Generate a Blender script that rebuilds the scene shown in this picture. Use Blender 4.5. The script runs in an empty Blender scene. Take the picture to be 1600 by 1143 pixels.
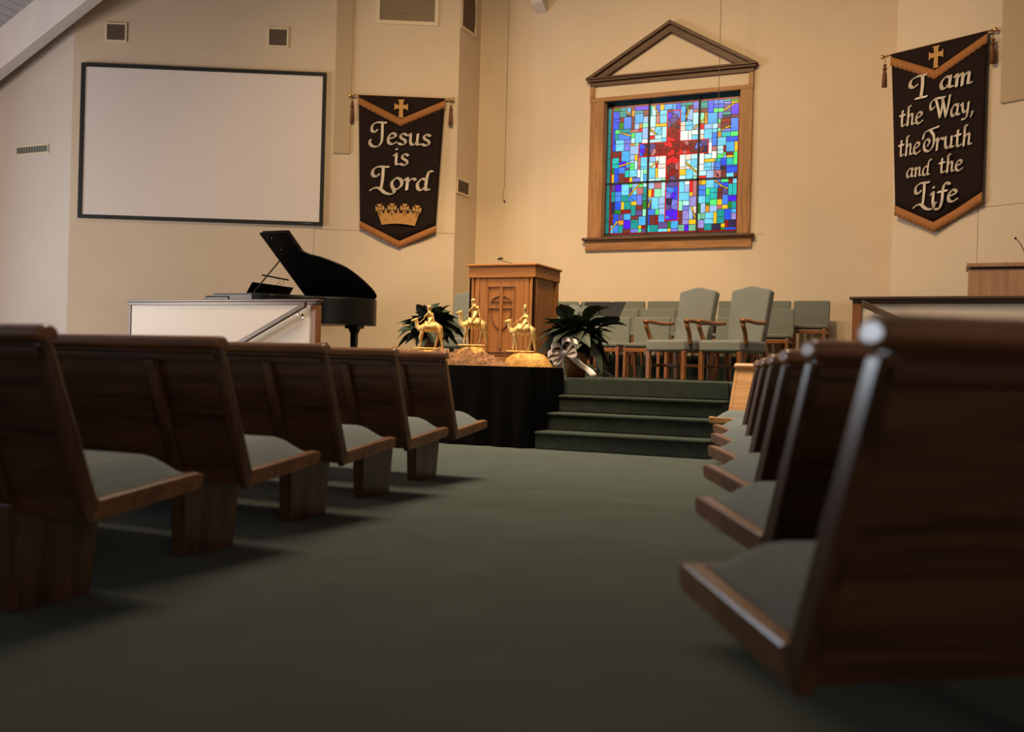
import bpy, bmesh, math, random
from mathutils import Vector, Matrix
random.seed(7)
R = math.radians
scene = bpy.context.scene
COL = scene.collection

# ------------------------------------------------------------------ camera
YAW, ROLL, PITCH, HC = R(24), math.atan(.026), math.atan(.9/1555), .785
_fw = Vector((-math.sin(YAW)*math.cos(PITCH), math.cos(YAW)*math.cos(PITCH), math.sin(PITCH)))
_r0 = Vector((math.cos(YAW), math.sin(YAW), 0)); _u0 = _r0.cross(_fw)
_r = math.cos(ROLL)*_r0 + math.sin(ROLL)*_u0; _u = -math.sin(ROLL)*_r0 + math.cos(ROLL)*_u0
cam = bpy.data.cameras.new('camera'); cam.lens = 35.0; cam.sensor_width = 36.0; cam.clip_start = .05
cam.dof.use_dof = True; cam.dof.focus_distance = 13.5; cam.dof.aperture_fstop = 2.2
camo = bpy.data.objects.new('camera', cam); COL.objects.link(camo)
M = Matrix((( _r.x,_u.x,-_fw.x,0),(_r.y,_u.y,-_fw.y,0),(_r.z,_u.z,-_fw.z,HC),(0,0,0,1)))
camo.matrix_world = M
scene.camera = camo

# ------------------------------------------------------------------ world, lights, exposure
w = bpy.data.worlds.new('world'); scene.world = w; w.use_nodes = True
w.node_tree.nodes['Background'].inputs[0].default_value = (.55, .62, .75, 1)
w.node_tree.nodes['Background'].inputs[1].default_value = .05
vs = scene.view_settings
vs.view_transform = 'Standard'; vs.look = 'None'; vs.gamma = 1; vs.use_curve_mapping = False; vs.exposure = 0.0

def area(name, loc, target, size, power, color, size_y=None):
    l = bpy.data.lights.new(name, 'AREA'); l.energy = power; l.color = color; l.size = size
    if size_y: l.shape = 'RECTANGLE'; l.size_y = size_y
    o = bpy.data.objects.new(name, l); COL.objects.link(o); o.location = loc
    o.rotation_euler = (Vector(target)-Vector(loc)).to_track_quat('-Z', 'Y').to_euler()
    return o
def spot(name, loc, target, power, color, angle, blend=.6, rad=.08):
    l = bpy.data.lights.new(name, 'SPOT'); l.energy = power; l.color = color
    l.spot_size = R(angle); l.spot_blend = blend; l.shadow_soft_size = rad
    o = bpy.data.objects.new(name, l); COL.objects.link(o); o.location = loc
    o.rotation_euler = (Vector(target)-Vector(loc)).to_track_quat('-Z', 'Y').to_euler()
    return o
WARM = (1.0, .70, .36)
# ceiling spotlights of the stage
spot('stage_spotlight', (-6.4, 8.6, 7.2), (-6.7, 13.8, 1.2), 540, WARM, 118, 1.0, .15)
spot('stage_spotlight', (-4.6, 8.6, 7.2), (-4.4, 14.2, 1.0), 400, WARM, 132, 1.0, .15)
spot('stage_spotlight', (-2.8, 8.6, 7.2), (-2.4, 14.0, 1.2), 820, WARM, 118, 1.0, .15)
spot('stage_spotlight', (-4.6, 9.0, 7.2), (-4.9, 14.4, 1.6), 950, WARM, 46, 1.0, .15)
spot('stage_spotlight', (-6.2, 9.0, 7.0), (-6.9, 13.6, 1.4), 760, WARM, 42, 1.0, .15)
spot('stage_spotlight', (-4.6, 5.2, 7.0), (-4.6, 9.8, 1.1), 1080, WARM, 36, .8, .15)
# warm house light under the nave ceiling
area('house_light', (-3.2, 7.6, 8.6), (-3.2, 8.0, 0), 4.0, 330, (1.0, .83, .62), 3.0).data.spread = R(96)
# daylight from the nave's left windows, out of frame; the last is added fill
area('nave_daylight_and_fill', (-14.6, 4.5, 2.0), (-6, 11, 2.0), 2.2, 340, (1.0, .82, .70), 2.4)
area('nave_daylight_and_fill', (-15.6, 7.2, 2.3), (0, 1.6, .8), 1.8, 330, (.70, .85, 1.0), 3.0)
area('nave_daylight_and_fill', (-11.5, -4.0, 2.6), (-1, 4, 1.2), 2.5, 25, (.72, .86, 1.0), 4.0)
area('nave_daylight_and_fill', (7.0, -5.5, 2.6), (0, 4, .6), 2.0, 105, (1.0, .88, .76), 3.0)  # added fill from the right rear to lift the dark pew backs

# ------------------------------------------------------------------ materials
def _nt(name):
    m = bpy.data.materials.new(name); m.use_nodes = True
    nt = m.node_tree; return m, nt, nt.nodes['Principled BSDF'], nt.nodes, nt.links
def mat(name, color, rough=.6, metal=0., var=0., scale=8., bump=0., bscale=60., spec=.5, sheen=0., coat=0.):
    m, nt, p, N, L = _nt(name)
    p.inputs['Base Color'].default_value = (*color, 1); p.inputs['Roughness'].default_value = rough
    p.inputs['Metallic'].default_value = metal; p.inputs['Specular IOR Level'].default_value = spec
    p.inputs['Sheen Weight'].default_value = sheen; p.inputs['Coat Weight'].default_value = coat
    tc = N.new('ShaderNodeTexCoord')
    if var:
        n = N.new('ShaderNodeTexNoise'); n.inputs['Scale'].default_value = scale; n.inputs['Detail'].default_value = 5
        L.new(tc.outputs['Object'], n.inputs['Vector'])
        r = N.new('ShaderNodeValToRGB'); r.color_ramp.elements[0].position = .3; r.color_ramp.elements[1].position = .7
        r.color_ramp.elements[0].color = (*[c*(1-var) for c in color], 1); r.color_ramp.elements[1].color = (*[min(1, c*(1+var)) for c in color], 1)
        L.new(n.outputs['Fac'], r.inputs['Fac']); L.new(r.outputs['Color'], p.inputs['Base Color'])
    if bump:
        n2 = N.new('ShaderNodeTexNoise'); n2.inputs['Scale'].default_value = bscale; n2.inputs['Detail'].default_value = 4
        L.new(tc.outputs['Object'], n2.inputs['Vector'])
        b = N.new('ShaderNodeBump'); b.inputs['Strength'].default_value = bump; b.inputs['Distance'].default_value = .01
        L.new(n2.outputs['Fac'], b.inputs['Height']); L.new(b.outputs['Normal'], p.inputs['Normal'])
    return m
def wood(name, c1, c2, axis=0, scale=3., rough=.4, coat=.2):
    m, nt, p, N, L = _nt(name)
    tc = N.new('ShaderNodeTexCoord'); mp = N.new('ShaderNodeMapping')
    s = [scale*6]*3; s[axis] = scale*.55; mp.inputs['Scale'].default_value = s
    L.new(tc.outputs['Object'], mp.inputs['Vector'])
    n = N.new('ShaderNodeTexNoise'); n.inputs['Scale'].default_value = 1.0; n.inputs['Detail'].default_value = 7; n.inputs['Distortion'].default_value = 1.2
    L.new(mp.outputs['Vector'], n.inputs['Vector'])
    mp2 = N.new('ShaderNodeMapping'); s2 = [scale*38]*3; s2[axis] = scale*1.6; mp2.inputs['Scale'].default_value = s2
    L.new(tc.outputs['Object'], mp2.inputs['Vector'])
    n2 = N.new('ShaderNodeTexNoise'); n2.inputs['Scale'].default_value = 1.0; n2.inputs['Detail'].default_value = 3
    L.new(mp2.outputs['Vector'], n2.inputs['Vector'])
    mx = N.new('ShaderNodeMath'); mx.operation = 'MULTIPLY_ADD'; mx.inputs[1].default_value = .35
    L.new(n2.outputs['Fac'], mx.inputs[0]); L.new(n.outputs['Fac'], mx.inputs[2])
    r = N.new('ShaderNodeValToRGB'); r.color_ramp.elements[0].position = .5; r.color_ramp.elements[1].position = .88
    r.color_ramp.elements[0].color = (*c1, 1); r.color_ramp.elements[1].color = (*c2, 1)
    L.new(mx.outputs[0], r.inputs['Fac']); L.new(r.outputs['Color'], p.inputs['Base Color'])
    p.inputs['Roughness'].default_value = rough; p.inputs['Coat Weight'].default_value = coat; p.inputs['Coat Roughness'].default_value = .25
    b = N.new('ShaderNodeBump'); b.inputs['Strength'].default_value = .12; b.inputs['Distance'].default_value = .004
    L.new(n2.outputs['Fac'], b.inputs['Height']); L.new(b.outputs['Normal'], p.inputs['Normal'])
    return m
def glass(name, c, s):
    m, nt, p, N, L = _nt(name)
    p.inputs['Base Color'].default_value = (*[v*.4 for v in c], 1); p.inputs['Roughness'].default_value = .25
    tc = N.new('ShaderNodeTexCoord'); n = N.new('ShaderNodeTexNoise'); n.inputs['Scale'].default_value = 14; n.inputs['Detail'].default_value = 3
    L.new(tc.outputs['Object'], n.inputs['Vector'])
    r = N.new('ShaderNodeValToRGB'); r.color_ramp.elements[0].position = .3; r.color_ramp.elements[1].position = .75
    r.color_ramp.elements[0].color = (*[v*.78 for v in c], 1); r.color_ramp.elements[1].color = (*[min(1, v*1.15) for v in c], 1)
    L.new(n.outputs['Fac'], r.inputs['Fac']); L.new(r.outputs['Color'], p.inputs['Emission Color'])
    p.inputs['Emission Strength'].default_value = s
    return m
def lin(*c): return tuple((v/255/12.92) if v/255 <= .04045 else ((v/255+.055)/1.055)**2.4 for v in c)

m_wall = mat('cream_wall_paint', (.66, .525, .385), .85, var=.03, scale=1.5, bump=.05, bscale=180)
m_nave = mat('off_white_wall_paint', (.56, .485, .43), .85, var=.03, scale=1.5, bump=.05, bscale=180)
m_trim = mat('cream_trim_paint', (.72, .60, .42), .6)
m_beam = mat('white_beam_paint', (.66, .60, .57), .6, var=.04, scale=3)
m_ceil = mat('grey_ceiling_boards', (.42, .40, .43), .7, var=.06, scale=4)
m_carpet = mat('green_carpet', (.068, .080, .062), .95, var=.10, scale=3, bump=.6, bscale=260, spec=.1, sheen=.15)
m_carpet2 = mat('stage_green_carpet', (.037, .048, .035), .95, var=.2, scale=14, bump=.6, bscale=260, spec=.1, sheen=.15)
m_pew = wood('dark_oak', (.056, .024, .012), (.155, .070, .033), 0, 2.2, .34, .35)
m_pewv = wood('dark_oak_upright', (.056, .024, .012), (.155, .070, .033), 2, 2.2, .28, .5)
m_pewy = wood('stage_lit_oak_rail', (.16, .064, .024), (.31, .132, .052), 0, 2.2, .30, .5)  # lighter than the pew oak: grazing stage light put into the colour
m_front = wood('stage_lit_oak', (.42, .20, .06), (.60, .31, .11), 0, 2.0, .45)  # pew oak brightened so its colour carries the warm stage light
m_cush = mat('sage_upholstery', (.158, .174, .158), .92, var=.08, scale=40, bump=.25, bscale=500, spec=.15, sheen=.3)
m_fab = mat('grey_green_upholstery', (.150, .158, .132), .92, var=.10, scale=60, bump=.3, bscale=500, spec=.15, sheen=.3)
m_fab2 = mat('armchair_upholstery', (.18, .188, .165), .92, var=.12, scale=70, bump=.3, bscale=500, spec=.15, sheen=.3)
m_cher = wood('cherry_wood', (.17, .058, .020), (.30, .115, .042), 2, 5, .35, .3)
m_oak = wood('window_oak', (.25, .105, .030), (.41, .19, .060), 2, 2.6, .5, 0)
m_oakx = wood('window_oak_horizontal', (.25, .105, .030), (.41, .19, .060), 0, 2.6, .5, 0)
m_dkoak = wood('pediment_oak', (.055, .020, .007), (.115, .045, .016), 0, 2.6, .5, 0)
m_pul = wood('pulpit_oak', (.27, .095, .018), (.44, .17, .038), 2, 2.4, .55, .0)
m_pulx = wood('pulpit_oak_horizontal', (.27, .095, .018), (.44, .17, .038), 0, 2.4, .55, .0)
m_rail = wood('rail_wood', (.055, .028, .015), (.11, .060, .034), 0, 3, .35, .2)
m_white = mat('white_panel_laminate', (.76, .64, .52), .5, var=.02)
m_cab = wood('console_veneer', (.33, .17, .085), (.47, .26, .14), 2, 2, .5)
m_black = mat('black_lacquer', (.004, .004, .004), .34, spec=.35)
m_blackm = mat('black_metal', (.012, .012, .013), .45, metal=.3)
m_cloth = mat('black_velvet', (.0028, .0026, .0024), .95, spec=.05)
m_scr = mat('projection_screen', (.76, .67, .62), .9)
m_scrf = mat('screen_frame', (.008, .008, .008), .7)
m_ban = mat('dark_plum_banner_cloth', (.020, .012, .010), .95, var=.15, scale=60, bump=.3, bscale=300, spec=.1)
m_fr = mat('gold_fringe', (.34, .13, .030), .8, var=.2, scale=90)
m_let = mat('cream_felt_letters', (.86, .74, .62), .9)
m_gold = mat('gold_applique', (.45, .23, .065), .6, metal=.25, var=.1, scale=60)
m_brass = mat('polished_brass', (.80, .52, .22), .22, metal=1.)
m_tas = mat('brown_tassel', (.16, .06, .022), .9)
m_fig = mat('gold_figurine', (.86, .53, .19), .36, metal=.7, var=.28, scale=70, bump=.6, bscale=120)
m_gcl = mat('gold_cloth', (.55, .28, .06), .6, metal=.3, var=.3, scale=25, bump=.6, bscale=50)
m_bur = mat('brown_gauze', (.23, .105, .040), .9, var=.5, scale=30, bump=.6, bscale=80)
m_leaf = mat('dark_green_leaf', (.016, .026, .013), .55, var=.5, scale=6)
m_leaf2 = mat('olive_leaf', (.036, .044, .022), .65, var=.4, scale=6)
m_pot = mat('copper_pot_wrap', (.30, .105, .032), .35, metal=.3, var=.25, scale=10)
m_rib = mat('white_satin_ribbon', (.66, .58, .54), .35, sheen=.3)
m_soil = mat('potting_soil', (.02, .012, .008), .95)
m_grille = mat('dark_grille', (.13, .085, .06), .8)
m_grille2 = mat('louver_cloth', (.25, .185, .12), .9, bump=.3, bscale=300)
m_lead = mat('lead_came', (.010, .008, .007), .6)
m_gap = mat('dark_joint', (.20, .15, .10), .9)  # dark tone of the door joint lines
m_wire = mat('thin_cable', (.10, .065, .035), .7)
m_chrome = mat('bright_metal', (.8, .78, .75), .2, metal=1.)
m_gem = mat('rhinestone', (.9, .8, .75), .1, spec=1.)

# ------------------------------------------------------------------ mesh helpers
class MB:
    def __init__(s): s.v = []; s.f = []
    def add(s, vs_, fs_):
        b = len(s.v); s.v += [tuple(v) for v in vs_]; s.f += [tuple(i+b for i in f) for f in fs_]; return s
    def box(s, x0, x1, y0, y1, z0, z1):
        return s.add([(x0,y0,z0),(x1,y0,z0),(x1,y1,z0),(x0,y1,z0),(x0,y0,z1),(x1,y0,z1),(x1,y1,z1),(x0,y1,z1)],
                     [(0,3,2,1),(4,5,6,7),(0,1,5,4),(1,2,6,5),(2,3,7,6),(3,0,4,7)])
    def prism(s, pts, a0, a1, axis):            # polygon pts (2-d) extruded along axis
        def P(p, a): return (a,p[0],p[1]) if axis == 0 else (p[0],a,p[1]) if axis == 1 else (p[0],p[1],a)
        n = len(pts); vs_ = [P(p,a0) for p in pts]+[P(p,a1) for p in pts]
        return s.add(vs_, [tuple(range(n)), tuple(range(2*n-1,n-1,-1))]+[(i,i+n,(i+1)%n+n,(i+1)%n) for i in range(n)])
    def tube(s, pts, r, n=8, r1=None, caps=True):
        pts = [Vector(p) for p in pts]; m = len(pts); rs = r if isinstance(r,(list,tuple)) else [r+(((r1 if r1 is not None else r)-r)*i/(m-1)) for i in range(m)]
        vs_ = []; up = None
        for i, p in enumerate(pts):
            d = (pts[min(i+1,m-1)]-pts[max(i-1,0)]).normalized()
            if up is None: up = Vector((0,0,1)) if abs(d.z) < .9 else Vector((1,0,0))
            a = d.cross(up).normalized(); b = a.cross(d).normalized(); up = b
            for k in range(n):
                t = 2*math.pi*k/n; vs_.append(p+(a*math.cos(t)+b*math.sin(t))*rs[i])
        fs_ = [(i*n+k, i*n+(k+1)%n, (i+1)*n+(k+1)%n, (i+1)*n+k) for i in range(m-1) for k in range(n)]
        if caps: fs_ += [tuple(range(n-1,-1,-1)), tuple(range((m-1)*n, m*n))]
        return s.add(vs_, fs_)
    def lathe(s, prof, n=20, c=(0,0,0)):
        vs_ = [(c[0]+r*math.cos(2*math.pi*k/n), c[1]+r*math.sin(2*math.pi*k/n), c[2]+z) for r,z in prof for k in range(n)]
        m = len(prof); fs_ = [(i*n+k, i*n+(k+1)%n, (i+1)*n+(k+1)%n, (i+1)*n+k) for i in range(m-1) for k in range(n)]
        fs_ += [tuple(range(n-1,-1,-1)), tuple(range((m-1)*n, m*n))]
        return s.add(vs_, fs_)
    def grid(s, fn, nu, nv, closed_u=False):
        vs_ = [fn(i/nu, j/nv) for i in range(nu+(0 if closed_u else 1)) for j in range(nv+1)]
        q = nu if closed_u else nu+1
        return s.add(vs_, [(i*(nv+1)+j, ((i+1)%q)*(nv+1)+j, ((i+1)%q)*(nv+1)+j+1, i*(nv+1)+j+1) for i in range(nu) for j in range(nv)])
    def ball(s, c, rx, ry=None, rz=None, nu=12, nv=8):
        ry = ry or rx; rz = rz or rx
        vs_ = [(c[0],c[1],c[2]-rz)]+[(c[0]+rx*math.sin(math.pi*j/nv)*math.cos(2*math.pi*i/nu), c[1]+ry*math.sin(math.pi*j/nv)*math.sin(2*math.pi*i/nu), c[2]-rz*math.cos(math.pi*j/nv)) for j in range(1,nv) for i in range(nu)]+[(c[0],c[1],c[2]+rz)]
        fs_ = [(0, 1+(i+1)%nu, 1+i) for i in range(nu)]
        for j in range(nv-2):
            for i in range(nu): a = 1+j*nu; fs_.append((a+i, a+(i+1)%nu, a+nu+(i+1)%nu, a+nu+i))
        a = 1+(nv-2)*nu; fs_ += [(a+i, a+(i+1)%nu, len(vs_)-1) for i in range(nu)]
        return s.add(vs_, fs_)
    def xf(s, m, start=0):
        s.v = s.v[:start]+[tuple(m @ Vector(v)) for v in s.v[start:]]; return s
    def mesh(s, name, material, smooth=False):
        me = bpy.data.meshes.new(name); me.from_pydata(s.v, [], s.f)
        bm = bmesh.new(); bm.from_mesh(me); bmesh.ops.recalc_face_normals(bm, faces=bm.faces[:]); bm.to_mesh(me); bm.free()
        me.materials.append(material)
        if smooth: me.polygons.foreach_set('use_smooth', [True]*len(me.polygons))
        me.update(); return me
    def build(s, name, material, parent=None, bevel=0., smooth=False, seg=2, solid=0., sub=0):
        o = bpy.data.objects.new(name, s.mesh(name, material, smooth)); COL.objects.link(o)
        if parent: o.parent = parent
        if solid: md = o.modifiers.new('thick','SOLIDIFY'); md.thickness = solid; md.offset = 0
        if bevel: md = o.modifiers.new('bevel','BEVEL'); md.width = bevel; md.segments = seg; md.limit_method = 'ANGLE'; md.angle_limit = R(40)
        if sub: md = o.modifiers.new('sub','SUBSURF'); md.levels = sub; md.render_levels = sub
        return o
def tag(o, label=None, cat=None, group=None, kind=None):
    if label: o['label'] = label
    if cat: o['category'] = cat
    if group: o['group'] = group
    if kind: o['kind'] = kind
    return o
def empty(name, loc=(0,0,0), rz=0.):
    o = bpy.data.objects.new(name, None); COL.objects.link(o); o.location = loc; o.rotation_euler = (0,0,rz); o.empty_display_size = .1
    return o
def thing(name, label, cat, loc=(0,0,0), rz=0., group=None): return tag(empty(name, loc, rz), label, cat, group)
def copy_tree(o, parent=None):
    c = o.copy(); COL.objects.link(c); c.parent = parent
    for ch in o.children: copy_tree(ch, c)
    return c
def catmull(pts, n=6):
    P = [Vector(p) for p in pts]
    if len(P) < 3: return P
    out = []
    for i in range(len(P)-1):
        p0, p1, p2, p3 = P[max(i-1,0)], P[i], P[i+1], P[min(i+2,len(P)-1)]
        for k in range(n):
            t = k/n; out.append(.5*((2*p1)+(p2-p0)*t+(2*p0-5*p1+4*p2-p3)*t*t+(3*p1-p0-3*p2+p3)*t**3))
    return out+[P[-1]]
def skin(name, joints, bones, material, parent, sub=2):
    me = bpy.data.meshes.new(name); me.from_pydata([j[:3] for j in joints], bones, [])
    o = bpy.data.objects.new(name, me); COL.objects.link(o); o.parent = parent; me.materials.append(material)
    md = o.modifiers.new('skin','SKIN'); md.use_smooth_shade = True
    sv = me.skin_vertices[0].data if me.skin_vertices else None
    if sv is None:
        bm = bmesh.new(); bm.from_mesh(me); bm.verts.layers.skin.verify(); bm.to_mesh(me); bm.free(); sv = me.skin_vertices[0].data
    for i, j in enumerate(joints):
        sv[i].radius = (j[3], j[3] if len(j) < 5 else j[4]); sv[i].use_root = (i == 0)
    s2 = o.modifiers.new('sub','SUBSURF'); s2.levels = sub; s2.render_levels = sub
    return o
def struct(o): o['kind'] = 'structure'; return o

# ================================================================== the room
TH = R(27); PL = Vector((-7.26, 13.95)); DL = Vector((math.cos(TH), math.sin(TH))); PRt = Vector((-.8, 13.95)); DR = Vector((math.cos(TH), -math.sin(TH)))
def wl(t): p = PL+DL*t; return (p.x, p.y)          # a place along the left angled wall
def wr(t): p = PRt+DR*t; return (p.x, p.y)         # the same on the right
PLAT = .68; RIDGE = 10.34; PITCHR = .47
def ceil_z(x): return RIDGE-PITCHR*abs(x+4)
def wall_run(name, pts, z0, material, thick=.2, side=1):
    """vertical wall along a polyline of floor points, its top following the sloping ceiling"""
    mb = MB()
    for (x0,y0),(x1,y1) in zip(pts, pts[1:]):
        d = Vector((x1-x0,y1-y0)).normalized(); nrm = Vector((-d.y,d.x))*thick*side
        cut = [0, 1]
        if (x0+4)*(x1+4) < 0: cut = [0, (-4-x0)/(x1-x0), 1]
        for a, b in zip(cut, cut[1:]):
            ax, ay, bx, by = x0+(x1-x0)*a, y0+(y1-y0)*a, x0+(x1-x0)*b, y0+(y1-y0)*b
            v = [(ax,ay,z0),(bx,by,z0),(bx,by,ceil_z(bx)),(ax,ay,ceil_z(ax))]
            v += [(p[0]+nrm.x,p[1]+nrm.y,p[2]) for p in v]
            mb.add(v, [(0,1,2,3),(7,6,5,4),(0,4,5,1),(1,5,6,2),(2,6,7,3),(3,7,4,0)])
    return struct(mb.build(name, material))
struct(MB().box(-16,8,-9,14.9,-.2,0).build('floor', m_carpet))
LEND = wl(-5.95); REND = wr(5.95)
wall_run('wall_left_front', [(-16,11.25),(LEND[0],LEND[1])], 0, m_nave)
wall_run('wall_left_angled', [LEND, wl(0)], 0, m_wall)
wall_run('wall_left_return', [wl(0), (-7.26,14.7)], 0, m_wall)
wall_run('wall_right_angled', [wr(0), REND], 0, m_wall)
wall_run('wall_right_return', [(-.8,14.7), wr(0)], 0, m_wall)
wall_run('wall_right_front', [(REND[0],REND[1]),(8,11.25)], 0, m_nave)
wall_run('wall_left', [(-16,-9),(-16,11.25)], 0, m_nave)
wall_run('wall_right', [(8,11.25),(8,-9)], 0, m_nave)
wall_run('wall_rear', [(8,-9),(-16,-9)], 0, m_nave)
# back wall with the window opening
OX0, OX1, OZ0, OZ1 = -5.075, -2.965, 2.84, 4.945
mb = MB()
for x0,x1,z0,z1 in ((-7.26,OX0,0,ceil_z(-7.26)),(OX1,-.8,0,ceil_z(-.8)),(OX0,OX1,0,OZ0),(OX0,OX1,OZ1,ceil_z(OX0))): mb.box(x0,x1,14.7,14.88,z0,z1)
mb.prism([(-7.26,ceil_z(-7.26)),(-4,RIDGE),(-.8,ceil_z(-.8)),(-.8,8.0),(-7.26,8.0)], 14.7, 14.88, 1)
wb = struct(mb.build('wall_back', m_wall))
struct(MB().box(OX0-.05,OX1+.05,14.86,14.9,OZ0-.05,OZ1+.05).build('window_backing', m_lead, wb))
# ceiling: two slopes, boards where the photograph shows them
cl = struct(empty('ceiling'))
for sx, xe in ((-1,-16),(1,8)):
    z1 = ceil_z(xe); MB().prism([(-4,RIDGE),(xe,z1),(xe,z1+.15),(-4,RIDGE+.15)], -9, 14.9, 1).build('ceiling_slope', m_ceil, cl)
for k in range(34):
    a = -15.9+k*.135; b = a+.127
    MB().prism([(a,ceil_z(a)-.016),(b,ceil_z(b)-.016),(b,ceil_z(b)+.01),(a,ceil_z(a)+.01)], 4.0, 11.2, 1).build('plank', m_ceil, cl)
def beam_z(x): return 5.168+.47*(x+13.61)
# laminated rafter in front of the left wall and its mirror on the right
for s, nm in ((1,'rafter_beam'),(-1,'rafter_beam')):
    q = [(-16,beam_z(-16)),(-4,beam_z(-4)),(-4,beam_z(-4)+.66),(-16,beam_z(-16)+.66)]
    if s < 0: q = [(-8-x,z) for x,z in q]
    struct(MB().prism(q, 10.78, 10.99, 1).build(nm, m_beam, bevel=.01))
# rafter foot coming down onto the back wall
struct(MB().prism([(14.7,6.45),(14.7,7.4),(13.2,8.9),(12.9,8.6),(14.5,6.55)], -6.28, -6.09, 0).build('rafter_foot', m_beam, bevel=.01))

# stage platform, steps, choir risers
plat = [(-7.5,9.7),(-.6,9.7),(-.6,10.7),(3.6,10.7),(3.6,11.65),(-.8,13.94),(-.8,14.69),(-7.26,14.69),(-7.26,13.94),(-11.8,11.62),(-11.8,10.7),(-7.5,10.7)]
struct(MB().prism(plat, 0, PLAT, 2).build('stage_platform', m_carpet2, bevel=.02))
def nosed(mb, x0, x1, y0, y1, z0, z1): return mb.box(x0,x1,y0,y1,z0,z1-.03).box(x0,x1,y0-.02,y1,z1-.03,z1)
st = struct(empty('stage_steps', (-2.85,8.85,0)))
for k in range(3):
    nosed(MB(), -.83,.85, .30*k,.86, .17*k, .17*(k+1)).build('step', m_carpet2, st, bevel=.012)
MB().box(-.83,.85,.82,.9,.51,.685).build('top_nosing', m_carpet2, st, bevel=.012)
for s, nm in ((1,'side_steps'),(-1,'side_steps')):
    sd = struct(empty(nm, (-7.5 if s > 0 else -.6, 9.72, 0)))
    for k in range(3):
        x1 = -.34*(3-k)*s; a, b = sorted((x1, -.0*s)); MB().box(a,b,0,.92,.17*k,.17*(k+1)).build('step', m_carpet2, sd, bevel=.012)
struct(MB().box(-6.4,-1.4,13.12,13.85,PLAT,PLAT+.16).build('choir_riser', m_carpet2, bevel=.01))
struct(MB().box(-6.4,-1.4,13.85,14.66,PLAT,PLAT+.32).build('choir_riser', m_carpet2, bevel=.01))

# ------------------------------------------------------------------ wall fittings
def on_wall(p, z, rz): return (p[0], p[1], z), rz
m_chase = mat('shaded_chase_tan', (.47, .35, .215), .85)  # wall tan darkened: the strip's shading is put into its colour
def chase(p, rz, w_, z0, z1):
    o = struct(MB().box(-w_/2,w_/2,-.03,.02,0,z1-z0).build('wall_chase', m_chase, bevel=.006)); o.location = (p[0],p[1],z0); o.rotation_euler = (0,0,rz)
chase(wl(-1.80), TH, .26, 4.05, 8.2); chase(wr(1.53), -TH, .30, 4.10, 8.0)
def access_door(nm, p, rz, w_, z0, z1):
    o = struct(empty(nm, (p[0],p[1],z0), rz)); MB().box(-w_/2,w_/2,-.006,.01,0,z1-z0).build('door_leaf', m_wall, o, bevel=.002)
    mb = MB(); h = z1-z0; mb.box(-w_/2-.008,-w_/2,-.002,.01,0,h+.008).box(-w_/2,w_/2,-.002,.01,h,h+.008); mb.build('door_joint', m_gap, o)
access_door('door_1', wl(-1.098), TH, 2.19, PLAT, 2.85); access_door('door_2', wr(2.24), -TH, 2.2, PLAT, 2.87)
def vent(label, p, z0, rz, w_, h, n, fr=.03, cat='vent', name='air_vent', vert=False, gm=m_grille):
    t = thing(name, label, cat, (p[0],p[1],z0), rz)
    mb = MB(); mb.box(-w_/2-fr,w_/2+fr,-.018,0,-fr,0).box(-w_/2-fr,w_/2+fr,-.018,0,h,h+fr).box(-w_/2-fr,-w_/2,-.018,0,0,h).box(w_/2,w_/2+fr,-.018,0,0,h); mb.build('vent_frame', m_trim, t, bevel=.004)
    MB().box(-w_/2,w_/2,-.004,0,0,h).build('grille_back', gm, t)
    for k in range(n):
        if vert: x = -w_/2+w_*(k+.5)/n; MB().box(x-.35*w_/n,x+.35*w_/n,-.012,-.003,0,h).build('slat', gm, t)
        else: z = h*(k+.5)/n; MB().box(-w_/2,w_/2,-.012,-.003,z-.3*h/n,z+.3*h/n).build('slat', gm, t)
    return t
vent('small square brown air vent above the left end of the projection screen', wl(-5.31), 5.68, TH, .27, .24, 7)
vent('small square brown air vent above the right end of the projection screen', wl(-2.83), 5.70, TH, .27, .25, 7)
vent('slim grey slotted air vent on the white wall left of the screen', (-13.39,11.25), 3.96, 0, .68, .10, 12, .02, vert=True, gm=mat('grey_grille',(.16,.16,.13),.8))
vent('small louvred air vent low on the cream pillar side beside the banner', (-7.26,14.19), 3.53, R(90), .38, .19, 5, .03)
vent('large framed grille panel at the top of the pillar above the banner', wl(-.83), 6.17, TH, .86, 1.2, 2, .06, 'grille', 'wall_grille', gm=m_grille2)
vent('narrow framed grille at the top of the pillar side near the corner', (-7.26,14.24), 6.16, R(90), .44, 1.2, 2, .06, 'grille', 'wall_grille', gm=m_grille)

# projection screen
t = thing('projection_screen', 'large white projection screen in a thin black frame on the wall above the piano', 'screen', (*wl(-3.935), 2.905), TH)
W2, H = 1.875, 2.39
MB().box(-W2+.05,W2-.05,-.035,-.005,.05,H-.05).build('screen_surface', m_scr, t)
for a in ((-W2,W2,0,.055),(-W2,W2,H-.055,H),(-W2,-W2+.055,.055,H-.055),(W2-.055,W2,.055,H-.055)): MB().box(a[0],a[1],-.055,0,a[2],a[3]).build('frame_bar', m_scrf, t, bevel=.004)
MB().box(W2-.30,W2-.18,-.058,-.054,.02,.035).build('maker_plate', m_chrome, t)

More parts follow.
